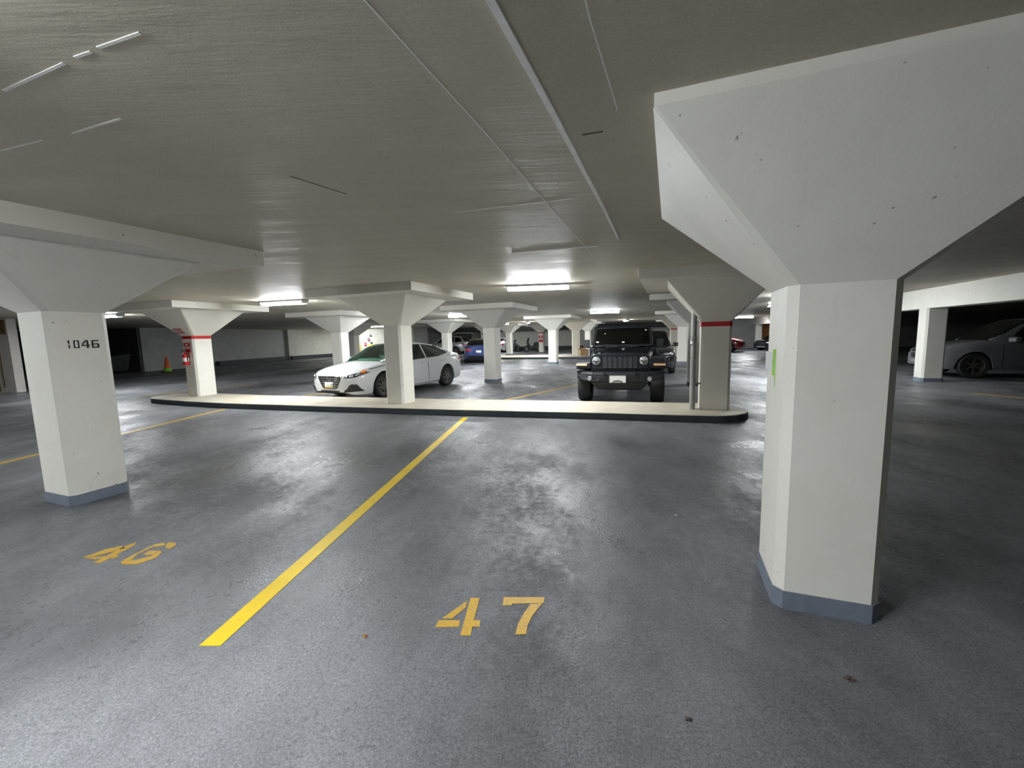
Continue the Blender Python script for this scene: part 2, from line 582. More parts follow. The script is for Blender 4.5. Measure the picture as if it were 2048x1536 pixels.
CH = 0.13                                        # curb height
cN = column(1.757, 2.314, 'large near white column at right with grey skirting and blank front face', 1.778, 0.241, 0.239, cap=0.966, capz=2.535, drop=None, capoff=(0.064, 0.217))
cL = column(-4.474, 4.204, 'white column at left stencilled 1046 with grey skirting', 1.889, 0.262, 0.235)
cA = column(-8.671, 11.534, 'white column with red band at the left end of the near curb island', 1.777, 0.234, 0.257, z0=CH, skirt=False, band=True)
cC = column(-2.514, 9.287, 'white column on the near curb island in front of the white sedan', 1.843, 0.228, 0.241, z0=CH, skirt=False)
cR = column(3.766, 7.679, 'white column with red band at the rounded right end of the near curb', 1.728, 0.249, 0.247, z0=CH, skirt=False, band=True)
cB = column(-0.652, 14.40, 'white column with small skirting standing behind the white sedan tail', 1.853)
column(-6.55, 16.0, 'white column rising behind the white sedan hood', 1.85)
column(5.42, 12.15, 'white column mostly hidden behind the grey drain pipe', 1.80)
column(2.33, 22.876, 'white column standing alone left of the dark off-road vehicle', 1.838)
column(8.60, 20.9, 'bright white column seen left of the drain pipe', 1.83)
column(-3.75, 24.4, 'white column behind the rear window of the white sedan', 1.84)
column(-9.9, 26.3, 'white column deep behind the near island column', 1.84)
column(4.60, 29.5, 'white column on the far curb left of the cardboard box', 1.84, z0=CH, skirt=False)
column(10.75, 27.4, 'slender far column with a red band left of the drain pipe', 1.82, z0=CH, skirt=False, band=True)
column(-1.75, 31.0, 'far white column hidden behind the column by the blue car', 1.84, z0=CH, skirt=False)
column(6.55, 35.4, 'pale far column behind the off-road vehicle side mirror', 1.84)
column(-0.15, 35.0, 'far white column beside the white car tail', 1.84)
cF = column(3.0, 40.6, 'far column with red neck and red sign beside the motorcycle', 1.86, skirt=False, band=True)
column(13.0, 33.4, 'farthest column behind the drain pipe', 1.84)

# plate and green drip on the near column's left face, stencil on column 1046
bm = NB()
box(bm, -0.241 - 0.012, -0.240, 0.012, 0.20, 1.308, 1.42)
o = mesh('wall_plate', bm, M['enamel'], cN)
o['label'] = 'pale plate on the left face'
bm = NB()
prism(bm, [(-0.2535, -0.004, 1.29), (-0.2405, -0.004, 1.29), (-0.2405, 0.012, 1.29), (-0.2535, 0.012, 1.29)],
      [(-0.2535, -0.004, 1.44), (-0.2405, -0.004, 1.44), (-0.2405, 0.012, 1.44), (-0.2535, 0.012, 1.44)])
prism(bm, [(-0.243, -0.012, 1.22), (-0.240, -0.012, 1.22), (-0.240, -0.006, 1.22), (-0.243, -0.006, 1.22)],
      [(-0.243, -0.016, 1.30), (-0.240, -0.016, 1.30), (-0.240, 0.006, 1.30), (-0.243, 0.006, 1.30)])
o = mesh('paint_drip', bm, M['green'], cN)
o['label'] = 'lime green paint drip'
DIG = {'1': [(0.35, 0, 0.65, 0.46), (0.35, 0.54, 0.65, 1), (0.1, 0.75, 0.35, 0.88)],
       '0': [(0, 0.08, 0.24, 0.92), (0.76, 0.08, 1, 0.92), (0.05, 0, 0.44, 0.15), (0.56, 0, 0.95, 0.15), (0.05, 0.85, 0.44, 1), (0.56, 0.85, 0.95, 1)],
       '4': [(0.62, 0, 0.86, 1), (0, 0.25, 0.57, 0.42), (0.9, 0.25, 1, 0.42), (0.05, 0.44, 0.26, 0.62), (0.2, 0.6, 0.42, 0.8), (0.38, 0.76, 0.58, 0.98)],
       '6': [(0, 0.08, 0.24, 0.92), (0.76, 0.08, 1, 0.48), (0.05, 0, 0.95, 0.15), (0.28, 0.44, 0.95, 0.58), (0.05, 0.85, 0.95, 1)]}
bm = NB()
for ch, a, b in (('1', -0.107, -0.078), ('0', -0.06, -0.018), ('4', -0.002, 0.06), ('6', 0.076, 0.134)):
    for u0_, z0_, u1_, z1_ in DIG[ch]:
        box(bm, 0.2615, 0.2645, a + (b - a) * u0_, a + (b - a) * u1_, 1.538 + 0.078 * z0_, 1.538 + 0.078 * z1_)
o = mesh('stencilled_number', bm, M['black'], cL)
o['label'] = 'black stencilled number 1046'


# fire extinguisher signs on two red banded columns
def fire_sign(colobj, face, cx, z, w_, h_, label):
    t = empty('fire_sign', colobj.matrix_basis @ Vector((cx, -face - 0.002, z)), -TH)
    tag(t, label, 'sign')
    bm = NB(); box(bm, -w_ / 2, w_ / 2, -0.012, 0, 0, h_); mesh('board', bm, M['red'], t)
    bm = NB(); box(bm, -w_ * 0.46, w_ * 0.46, -0.016, -0.011, h_ * 0.36, h_ * 0.62); mesh('white_panel', bm, M['sign'], t)
    bm = NB()
    for i in range(5):
        x = -w_ * 0.36 + i * w_ * 0.16
        box(bm, x, x + w_ * 0.09, -0.019, -0.015, h_ * 0.42, h_ * 0.56)
    mesh('lettering', bm, M['redcar'], t)
    bm = NB()
    prism(bm, [(-w_ * .28, -0.018, h_ * .86), (w_ * .28, -0.018, h_ * .86), (0, -0.018, h_ * .68)],
          [(-w_ * .28, -0.011, h_ * .86), (w_ * .28, -0.011, h_ * .86), (0, -0.011, h_ * .68)])
    mesh('arrow', bm, M['sign'], t)
    return t


def extinguisher(colobj, face, cx, z, label):
    t = empty('fire_extinguisher', colobj.matrix_basis @ Vector((cx, -face - 0.085, z)), -TH)
    tag(t, label, 'fire extinguisher')
    bm = NB(); lathe(bm, [(0.0, 0), (0.062, 0.004), (0.07, 0.02), (0.07, 0.27), (0.055, 0.31), (0.025, 0.335), (0.022, 0.36)], 18, 'z'); mesh('cylinder', bm, M['red'], t, 40)
    bm = NB(); lathe(bm, [(0.0712, 0.10), (0.0715, 0.10), (0.0715, 0.2), (0.0712, 0.2)], 18, 'z'); mesh('label_wrap', bm, M['sign'], t, 40)
    bm = NB(); box(bm, -0.02, 0.02, -0.07, 0.03, 0.36, 0.385); box(bm, -0.012, 0.012, -0.09, 0.01, 0.40, 0.415); box(bm, -0.012, 0.012, -0.01, 0.015, 0.36, 0.41); mesh('handle', bm, M['plastic'], t)
    bm = NB(); cyl(bm, (0.03, 0, 0.35), (0.085, 0, 0.28), 0.011, 8); cyl(bm, (0.085, 0, 0.28), (0.085, 0, 0.10), 0.011, 8); mesh('hose', bm, M['plastic'], t)
    bm = NB(); box(bm, -0.03, 0.03, 0.05, 0.086, 0.05, 0.32); mesh('bracket', bm, M['plastic'], t)
    return t


fire_sign(cA, 0.257, -0.02, 1.20, 0.26, 0.26, 'red and white fire sign on the red banded column at left')
extinguisher(cA, 0.257, 0.0, 0.90 - 0.04, 'red fire extinguisher hung below the sign on the left banded column')
fire_sign(cF, 0.238, 0.0, 0.95, 0.40, 0.62, 'red framed sign on the far column beside the motorcycle')
# faded red lettering on the sloping capital of the left banded column
bm = NB()
n0, n1 = Vector((-0.234, -0.257, 1.647)), Vector((-0.839, -0.839, 2.305))
for i in range(5):
    u = -0.27 + i * 0.075
    for a0 in (0.05, 0.17):
        f0 = 0.05 + a0
        f1 = f0 + 0.09
        y0, z0_ = -0.257 + (-0.839 + 0.257) * f0 - 0.004, 1.647 + 0.658 * f0 - 0.004
        y1, z1_ = -0.257 + (-0.839 + 0.257) * f1 - 0.004, 1.647 + 0.658 * f1 - 0.004
        vs = [bm.verts.new(p) for p in ((u, y0, z0_), (u + 0.05, y0, z0_), (u + 0.05, y1, z1_), (u, y1, z1_))]
        bm.faces.new(vs)
o = mesh('red_lettering', bm, M['red'], cA)
o['label'] = 'faded red marks on the capital slope'


# ------------------------------------------------------------------ curb islands
def arc(c, r, a0, a1, n):
    return [(c[0] + r * math.cos(a0 + (a1 - a0) * i / n), c[1] + r * math.sin(a0 + (a1 - a0) * i / n)) for i in range(n + 1)]


def island(pts, label):
    t = empty('curb_island', (0, 0, 0))
    tag(t, label, 'curb')
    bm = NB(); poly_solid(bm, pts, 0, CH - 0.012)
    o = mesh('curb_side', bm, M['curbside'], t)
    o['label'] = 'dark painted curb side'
    bm = NB()
    cx = sum(p[0] for p in pts) / len(pts); cy = sum(p[1] for p in pts) / len(pts)
    inn = []
    n = len(pts)
    for i in range(n):
        a, b, c = Vector(pts[i - 1]), Vector(pts[i]), Vector(pts[(i + 1) % n])
        d = (c - a).normalized()
        inn.append(tuple(b + Vector((-d.y, d.x)) * 0.015))
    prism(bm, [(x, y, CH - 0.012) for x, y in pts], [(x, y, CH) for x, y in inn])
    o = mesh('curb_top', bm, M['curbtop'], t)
    return t


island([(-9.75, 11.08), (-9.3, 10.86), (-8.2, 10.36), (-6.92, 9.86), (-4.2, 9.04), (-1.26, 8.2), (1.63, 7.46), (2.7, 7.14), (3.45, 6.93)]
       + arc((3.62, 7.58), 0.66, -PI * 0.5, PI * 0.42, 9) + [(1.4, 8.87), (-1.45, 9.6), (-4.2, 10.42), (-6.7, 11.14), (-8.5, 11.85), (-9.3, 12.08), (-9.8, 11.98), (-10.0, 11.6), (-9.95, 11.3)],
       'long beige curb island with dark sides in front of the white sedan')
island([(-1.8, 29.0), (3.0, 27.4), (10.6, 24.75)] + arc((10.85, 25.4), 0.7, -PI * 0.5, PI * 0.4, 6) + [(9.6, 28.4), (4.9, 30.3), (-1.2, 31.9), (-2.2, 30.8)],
       'far curb island carrying the cardboard box')

# drain pipe beside the right red banded column
t = empty('drain_pipe', (3.33, 7.58, CH))
tag(t, 'grey vertical drain pipe beside the red banded column at right', 'pipe')
bm = NB(); cyl(bm, (0, 0, 0), (0, 0, 2.02 - CH), 0.05, 20); mesh('pipe', bm, M['pipe'], t, 40)
bm = NB(); lathe(bm, [(0.05, 1.19), (0.062, 1.20), (0.062, 1.225), (0.058, 1.23), (0.058, 1.30), (0.062, 1.305), (0.062, 1.33), (0.05, 1.34)], 20, 'z'); mesh('coupling', bm, M['pipe'], t, 40)
bm = NB(); box(bm, -0.01, 0.22, -0.02, 0.02, 0.46, 0.49); mesh('bracket', bm, M['pipe'], t)

# ------------------------------------------------------------------ beam on the right with its posts
bd = Vector((math.sin(TH), math.cos(TH)))
P0 = Vector((11.88, 11.75))
bm = NB()
a, b = P0 - bd * 11.5, P0 + bd * 30
obox(bm, tuple(a), tuple(b), 0.5, 2.05, ZC + 0.002)
beam = mesh('beam', bm, M['col'])
tag(beam, 'long white concrete beam running back along the right side', 'beam')
for k, lab in ((0, 'white post under the beam in front of the pale SUV'), (1, 'second post under the beam, hidden behind the near column'),
               (2, 'third post under the beam, hidden behind the near column'), (4, 'small far post under the beam left of the near column')):
    p = P0 + bd * (6.0 * k + (0 if k < 4 else 0.8))
    column(p.x, p.y, lab, 2.05, 0.235, 0.235, full=False)


# ------------------------------------------------------------------ tube lamps
def lamp_proto():
    t = empty('ceiling_lamp', (0, 0, 0))
    bm = NB(); box(bm, -0.64, 0.64, -0.135, 0.135, ZC - 0.047, ZC); mesh('housing', bm, M['enamel'], t)
    bm = NB()
    prof = [(-0.112, ZC - 0.045), (-0.108, ZC - 0.062), (-0.082, ZC - 0.105), (0.082, ZC - 0.105), (0.108, ZC - 0.062), (0.112, ZC - 0.045)]
    prism(bm, [(-0.615, y, z) for y, z in prof], [(0.615, y, z) for y, z in prof])
    o = mesh('lens', bm, M['lens'], t)
    o['label'] = 'glowing white lens'
    for s in (-1, 1):
        bm = NB(); prism(bm, [(s * 0.615, y, z) for y, z in prof], [(s * 0.64, y * 0.8, z + (ZC - 0.05 - z) * 0.35) for y, z in prof]); mesh('end_cap', bm, M['enamel'], t)
    return t


LAMPS = [
    (0.58, 8.62, -0.10, 'bright tube lamp on the ceiling above the near curb island'),
    (-5.70, 10.62, -0.26, 'tube lamp above and left of the white sedan'),
    (-13.2, 13.75, -0.30, 'tube lamp just right of column 1046'),
    (-2.20, 19.05, -0.33, 'tube lamp partly behind the capital of the column by the sedan tail'),
    (4.20, 18.68, -0.14, 'tube lamp above the dark off-road vehicle'),
    (1.26, 30.2, TH + 1.1, 'small far lamp glowing left of the lone column'),
    (8.6, 31.1, TH + 1.1, 'small far lamp just above the off-road vehicle roof'),
    (17.1, 30.7, -0.3, 'far lamp seen right of the red banded column'),
    (-14.3, 38.6, -0.1, 'far lamp over the stair door'),
    (8.15, 12.2, 1.15, 'nearer of the two lamps hidden behind the shaft of the near right column'),
    (10.9, 16.6, -0.3, 'farther of the two lamps hidden behind the shaft of the near right column'),
    (-2.0, 0.4, 1.75, 'lamp out of view just left of the camera'),
    (-9.8, 31.0, -0.3, 'lamp hidden behind the columns at centre left'),
    (3.4, 40.0, -0.3, 'unseen lamp added for the back wall, behind the capital of the lone column'),  # added lamp, brightens the back wall
    (-1.3, 40.0, -0.3, 'unseen lamp added for the back wall, behind the capital by the sedan tail'),  # second lamp added to brighten the back wall
    (-4.2, 16.8, 1.82, 'unseen fill lamp added behind the capital of the column by the white sedan'),  # added out of sight to lift the far zone
    (-0.85, 21.5, 1.61, 'unseen fill lamp added behind the shaft of the column by the sedan tail'),  # another added fill for the far zone
    (3.35, 33.0, 1.5, 'unseen fill lamp added behind the shaft of the lone skirted column'),  # last of the fill lamps added for the far zone
    (-8.0, 2.4, -0.3, 'lamp out of view farther left of the camera'),
]
lp = None
for (x, y, rz, lab) in LAMPS:
    t = lamp_proto() if lp is None else copy_tree(lp)
    lp = lp or t
    t.location = (x, y, 0)
    t.rotation_euler = (0, 0, rz)
    tag(t, lab, 'lamp', 'tube lamps on the garage ceiling')


# ------------------------------------------------------------------ cars
def interp(tab, x):
    """Smooth (monotone cubic) interpolation of a table [(x, v), ...] sorted by x."""
    n = len(tab)
    if x <= tab[0][0]:
        return tab[0][1]
    if x >= tab[-1][0]:
        return tab[-1][1]
    i = 0
    while x > tab[i + 1][0]:
        i += 1

    def sl(k):
        return (tab[k + 1][1] - tab[k][1]) / (tab[k + 1][0] - tab[k][0])

    def tan(k):
        if k == 0:
            return sl(0)
        if k == n - 1:
            return sl(n - 2)
        a, b = sl(k - 1), sl(k)
        return 0 if a * b <= 0 else 2 * a * b / (a + b)
    x0, v0 = tab[i]; x1, v1 = tab[i + 1]
    h = x1 - x0
    s = (x - x0) / h
    m0, m1 = tan(i) * h, tan(i + 1) * h
    return (2 * s**3 - 3 * s**2 + 1) * v0 + (s**3 - 2 * s**2 + s) * m0 + (-2 * s**3 + 3 * s**2) * v1 + (s**3 - s**2) * m1


def inpoly(p, poly):
    r = False
    j = len(poly) - 1
    for i in range(len(poly)):
        if (poly[i][1] > p[1]) != (poly[j][1] > p[1]) and p[0] < (poly[j][0] - poly[i][0]) * (p[1] - poly[i][1]) / (poly[j][1] - poly[i][1]) + poly[i][0]:
            r = not r
        j = i
    return r


def wheel(parent, x, y, r, width, rimr, side, spokes=10, rimmat='rim', squat=0.0):
    bm = NB()
    h = width / 2
    lathe(bm, [(rimr, -h * 0.85), (r * 0.93, -h), (r, -h * 0.7), (r, h * 0.7), (r * 0.93, h), (rimr, h * 0.85), (rimr * 0.97, h * 0.3), (rimr * 0.97, -h * 0.3), (rimr, -h * 0.85)], 30, 'y')
    wo = mesh('wheel', bm, M['tire'], parent, 40, (x, y, r))
    bm = NB()
    lathe(bm, [(0.0, h * 0.2 * side), (rimr * 0.95, h * 0.15 * side), (rimr * 0.95, h * 0.05 * side), (0.0, h * 0.05 * side)], 24, 'y')
    for k in range(spokes):
        t = 2 * PI * (k + 0.5) / spokes
        d = Vector((math.cos(t), 0, math.sin(t))); n = Vector((-d.z, 0, d.x))
        w0, w1 = rimr * 0.10, rimr * 0.085
        q = [d * rimr * 0.12 - n * w0, d * rimr * 0.97 - n * w1, d * rimr * 0.97 + n * w1, d * rimr * 0.12 + n * w0]
        prism(bm, [(v.x, side * h * 0.2, v.z) for v in q], [(v.x, side * h * 0.72, v.z) for v in q])
    lathe(bm, [(rimr * 0.93, side * h * 0.2), (rimr * 1.0, side * h * 0.9), (rimr * 0.9, side * h * 0.8), (rimr * 0.88, side * h * 0.2)], 24, 'y')
    lathe(bm, [(0.0, side * h * 0.85), (rimr * 0.2, side * h * 0.8), (rimr * 0.2, side * h * 0.2)], 12, 'y')
    ro = mesh('rim', bm, M[rimmat], wo, 35)
    return wo


def body_shell(S, step):
    """Lower body: closed loft with wheel arches; returns bmesh and material slots by face."""
    x0, x1 = S['tail'], S['nose']
    n = int((x1 - x0) / step) + 1
    xs = [x0 + (x1 - x0) * i / n for i in range(n + 1)]
    bm = NB()
    rings = []
    ra = S['arch']
    for x in xs:
        W = interp(S['plan'], x)
        zb = interp(S['bot'], x); zs = interp(S['belt'], x); zt = interp(S['deck'], x)
        za = zb + 0.001
        for ax in S['axles']:
            d = abs(x - ax)
            if d < ra:
                za = max(za, S['wr'] + math.sqrt(ra * ra - d * d))
        hgt = zs - zb
        pts = [(0, zb), (W * 0.66, zb), (W * 0.70, za), (W * 0.955, za)]
        for k, (fw_, fz) in enumerate(((0.985, 0.12), (1.0, 0.38), (0.995, 0.62), (0.985, 0.80), (0.965, 0.93))):
            pts.append((W * fw_, max(zb + hgt * fz, za + 0.004 * (k + 1))))
        zs2 = max(zs, za + 0.03)
        pts.append((W * 0.93, zs2))
        f = S.get('shoulder', 0.84)
        pts += [(W * f, zs2 + (zt - zs2) * 0.55 + 0.012), (W * 0.6, zs2 + (zt - zs2) * 0.85 + 0.012), (W * 0.3, zt + 0.008), (0, zt + 0.01)]
        full = [(y, z) for y, z in pts] + [(-y, z) for y, z in reversed(pts[1:-1])]
        rings.append([bm.verts.new((x, y, z)) for y, z in full])
    m = len(rings[0])
    np_ = 14
    for i in range(len(rings) - 1):
        for k in range(m):
            f = bm.faces.new((rings[i][k], rings[i][(k + 1) % m], rings[i + 1][(k + 1) % m], rings[i + 1][k]))
            kk = k if k < np_ - 1 else m - 1 - k
            xm = (xs[i] + xs[i + 1]) / 2
            if kk <= 2:
                f.material_index = 1
            elif kk >= 10 and S['cabin'][0] < xm < S['cabin'][1]:
                f.material_index = 2
    bm.faces.new(rings[0]); bm.faces.new(rings[-1])
    return bm


def greenhouse(S, parent, step, nt):
    x0, x1 = S['cabin']
    n = int((x1 - x0) / step) + 1
    xs = [x0 + (x1 - x0) * i / n for i in range(n + 1)]
    rows = []
    for x in xs:
        zb = interp(S['gbase'], x); zt = max(interp(S['roof'], x), zb + 0.004)
        wb = interp(S['gwid'], x); wt = min(interp(S['rwid'], x), wb)
        hh = zt - zb
        f = min(1, hh / 0.25)
        wt2 = wb + (wt - wb) * min(1.0, hh / S['hfull'])
        ctl = [(wb, zb)]
        for k in range(1, nt + 1):
            s = k / nt
            if s <= 0.6:
                q = s / 0.6
                y = wb + (wt2 - wb) * q ** 1.15
                z = zb + (hh - 0.07 * f) * q
            else:
                q = (s - 0.6) / 0.4
                y = wt2 * math.cos(q * PI / 2) ** 0.75 if q < 1 else 0
                z = zb + hh - 0.07 * f + 0.07 * f * math.sin(q * PI / 2) ** 0.8
            ctl.append((y, z))
        rows.append(ctl)
    groups = {}

    def put(key, quad):
        groups.setdefault(key, []).append(quad)
    for i in range(n):
        for k in range(nt):
            for sg in (1, -1):
                q = [(xs[i], sg * rows[i][k][0], rows[i][k][1]), (xs[i + 1], sg * rows[i + 1][k][0], rows[i + 1][k][1]),
                     (xs[i + 1], sg * rows[i + 1][k + 1][0], rows[i + 1][k + 1][1]), (xs[i], sg * rows[i][k + 1][0], rows[i][k + 1][1])]
                cx = sum(v[0] for v in q) / 4; cy = abs(sum(v[1] for v in q) / 4); cz = sum(v[2] for v in q) / 4
                s = (k + 0.5) / nt
                key = 'roof'
                if s < 0.58:
                    key = 'pillar'
                    for w_ in S['side']:
                        if inpoly((cx, cz), w_):
                            key = 'side_window_l' if sg > 0 else 'side_window_r'
                else:
                    wloc = interp(S['gwid'], cx)
                    if cx > S['ws'][0] and cy < wloc * S['ws'][1]:
                        key = 'windshield'
                    elif cx < S['rw'][0] and cy < wloc * S['rw'][1] and cx > S['rw'][2]:
                        key = 'rear_window'
                put(key, q)
    for key, quads in groups.items():
        bm = NB()
        cache = {}

        def V(p):
            kx = (round(p[0], 5), round(p[1], 5), round(p[2], 5))
            if kx not in cache:
                cache[kx] = bm.verts.new(p)
            return cache[kx]
        for q in quads:
            vs = []
            for p in q:
                v = V(p)
                if v not in vs:
                    vs.append(v)
            if len(vs) >= 3:
                try:
                    bm.faces.new(vs)
                except ValueError:
                    pass
        nm = {'side_window_l': 'side_window', 'side_window_r': 'side_window'}.get(key, key)
        mt = {'roof': S['paint'], 'pillar': S.get('pillarmat', S['paint'])}.get(nm, S['glass'] if nm == 'windshield' else S.get('glass2', S['glass']))
        o = mesh(nm, bm, M[mt], parent, 40)
        if nm in ('roof', 'pillar'):
            md = o.modifiers.new('solid', 'SOLIDIFY'); md.thickness = 0.02; md.offset = -1


def decal(name, bvh, poly, axis, mat, parent, cuts=3, off=0.004, thick=0.015, mirror=False):
    """Solid trim piece that follows the body: outline projected along an axis ('+x' front, '-x' rear, '+y' side)."""
    for sg in ((1, -1) if mirror else (1,)):
        bm = NB()
        vs = [bm.verts.new((0, p[0], p[1])) for p in poly]
        bm.faces.new(vs)
        bmesh.ops.triangulate(bm, faces=bm.faces)
        bmesh.ops.subdivide_edges(bm, edges=bm.edges, cuts=cuts, use_grid_fill=True)
        for v in bm.verts:
            a, b = v.co.y, v.co.z
            if axis == '+x':
                o, d = Vector((9, a * sg, b)), Vector((-1, 0, 0))
            elif axis == '-x':
                o, d = Vector((-9, a * sg, b)), Vector((1, 0, 0))
            elif axis == '+z':
                o, d = Vector((a, b * sg, 9)), Vector((0, 0, -1))
            elif axis == 'd':      # front corner, seen at 45 degrees: a runs along the corner
                dd = Vector((-1, -sg, 0)).normalized()
                t = Vector((-1, sg, 0)).normalized()
                o, d = Vector((0, 0, b)) - dd * 9 + t * a, dd
            else:
                o, d = Vector((a, 9 * sg, b)), Vector((0, -sg, 0))
            h = bvh.ray_cast(o, d)
            if h[0] is None:
                h = bvh.find_nearest(o + d * 7.5)
            v.co = h[0] - d * off
        ob = mesh(name, bm, M[mat], parent, 40)
        md = ob.modifiers.new('solid', 'SOLIDIFY')
        md.thickness = thick
        md.offset = -1 if sg > 0 else -1
    return ob


def base_car(S, name, label, loc, heading, step=0.06, gstep=0.03, nt=20, spokes=10):
    """heading: world direction of the nose (radians about z)."""
    t = empty(name, (*loc, 0), heading)
    tag(t, label, 'car')
    bm = body_shell(S, step)
    bmesh.ops.recalc_face_normals(bm, faces=bm.faces)
    bvh = BVHTree.FromBMesh(bm)
    mesh('body', bm, [M[S['paint']], M['interior'], M[S.get('cabinmat', 'interior')]], t, 32)
    greenhouse(S, t, gstep, nt)
    for ax in S['axles']:
        for sd in (1, -1):
            wheel(t, ax, sd * (S['track']), S['wr'], S['ww'], S['rimr'], sd, spokes)
    return t, bvh


def seats(t, xf, z, yw=0.37, mat='seat'):
    for x in (xf, xf - 0.85):
        for sd in (1, -1):
            bm = NB(); box(bm, x - 0.1, x, sd * yw - 0.22, sd * yw + 0.22, z - 0.02, z + 0.17); box(bm, x - 0.09, x - 0.01, sd * yw - 0.12, sd * yw + 0.12, z + 0.19, z + 0.33); mesh('seat', bm, M[mat], t, bevel=0.03)
    bm = NB(); box(bm, xf + 0.45, xf + 0.8, -0.62, 0.62, z - 0.03, z + 0.03); mesh('dashboard', bm, M[mat], t, bevel=0.02)
    bm = NB()
    c = Vector((xf + 0.36, 0.37, z + 0.05))
    R = Matrix.Rotation(math.radians(-25), 4, 'Y')
    ring = []
    for i in range(20):
        a = 2 * PI * i / 20
        ring.append(c + R @ Vector((0, 0.18 * math.cos(a), 0.18 * math.sin(a))))
    for i in range(20):
        cyl(bm, ring[i], ring[(i + 1) % 20], 0.014, 6)
    cyl(bm, ring[0], ring[10], 0.012, 6)
    mesh('steering_wheel', bm, M['plastic'], t, 40)


def mirrors(t, x, y, z, paint, s=1.0):
    for sd in (1, -1):
        bm = NB()
        pr = [(0.10, -0.07), (0.10, 0.05), (0.02, 0.09), (-0.06, 0.08), (-0.07, -0.06), (0.02, -0.09)]
        prism(bm, [(x + a * s, sd * y, z + b * s) for a, b in pr], [(x + a * s * 0.8 - 0.03, sd * (y + 0.2 * s), z + b * s * 0.85) for a, b in pr])
        cyl(bm, (x + 0.03, sd * (y - 0.1), z - 0.07), (x + 0.02, sd * (y + 0.04), z - 0.03), 0.02, 8)
        mesh('side_mirror', bm, M[paint], t, 40, bevel=0.012)


# --- the white sedan
SED = dict(paint='white', cabinmat='seat', glass='glassg', glass2='glassd', pillarmat='white', tail=-2.44, nose=2.42, axles=(1.42, -1.385), arch=0.385, wr=0.335, ww=0.225, rimr=0.232, track=0.815,
           plan=[(-2.44, 0.62), (-2.38, 0.74), (-2.2, 0.84), (-1.8, 0.905), (-1.2, 0.925), (0, 0.932), (1.0, 0.93), (1.6, 0.925), (2.0, 0.885), (2.2, 0.82), (2.33, 0.72), (2.40, 0.60), (2.42, 0.50)],
           bot=[(-2.44, 0.48), (-2.3, 0.30), (-2.0, 0.22), (-1.2, 0.19), (1.2, 0.18), (2.1, 0.17), (2.3, 0.19), (2.42, 0.25)],
           belt=[(-2.44, 0.86), (-2.2, 0.96), (-1.7, 1.0), (-0.8, 0.965), (0.3, 0.915), (0.9, 0.885), (1.4, 0.82), (2.0, 0.73), (2.25, 0.67), (2.42, 0.60)],
           deck=[(-2.44, 1.03), (-2.3, 1.07), (-1.9, 1.05), (-1.6, 1.0), (-0.8, 0.97), (0.3, 0.93), (1.0, 0.97), (1.25, 0.965), (1.6, 0.92), (2.0, 0.84), (2.25, 0.765), (2.38, 0.70), (2.42, 0.66)],
           cabin=(-2.0, 1.28), gbase=[(-2.0, 1.04), (-1.6, 1.01), (-0.8, 0.965), (0.3, 0.915), (1.0, 0.89), (1.28, 0.955)],
           roof=[(-2.0, 1.05), (-1.75, 1.16), (-1.4, 1.29), (-1.0, 1.395), (-0.5, 1.455), (-0.2, 1.470), (0.15, 1.455), (0.48, 1.385), (0.9, 1.18), (1.28, 0.975)],
           gwid=[(-2.0, 0.66), (-1.6, 0.80), (-0.8, 0.865), (0.3, 0.87), (0.95, 0.84), (1.28, 0.74)],
           rwid=[(-2.0, 0.55), (-1.4, 0.60), (-0.6, 0.62), (0.2, 0.62), (0.8, 0.68), (1.28, 0.72)], hfull=0.35,
           side=[[(0.92, 0.92), (0.84, 1.0), (0.33, 1.31), (0.05, 1.38), (-0.36, 1.395), (-0.36, 0.955)],
                 [(-0.43, 0.965), (-0.43, 1.395), (-0.75, 1.385), (-1.12, 1.30), (-1.55, 1.13), (-1.62, 1.09), (-1.2, 1.01)]],
           ws=(0.33, 0.86), rw=(-1.02, 0.84, -1.90))


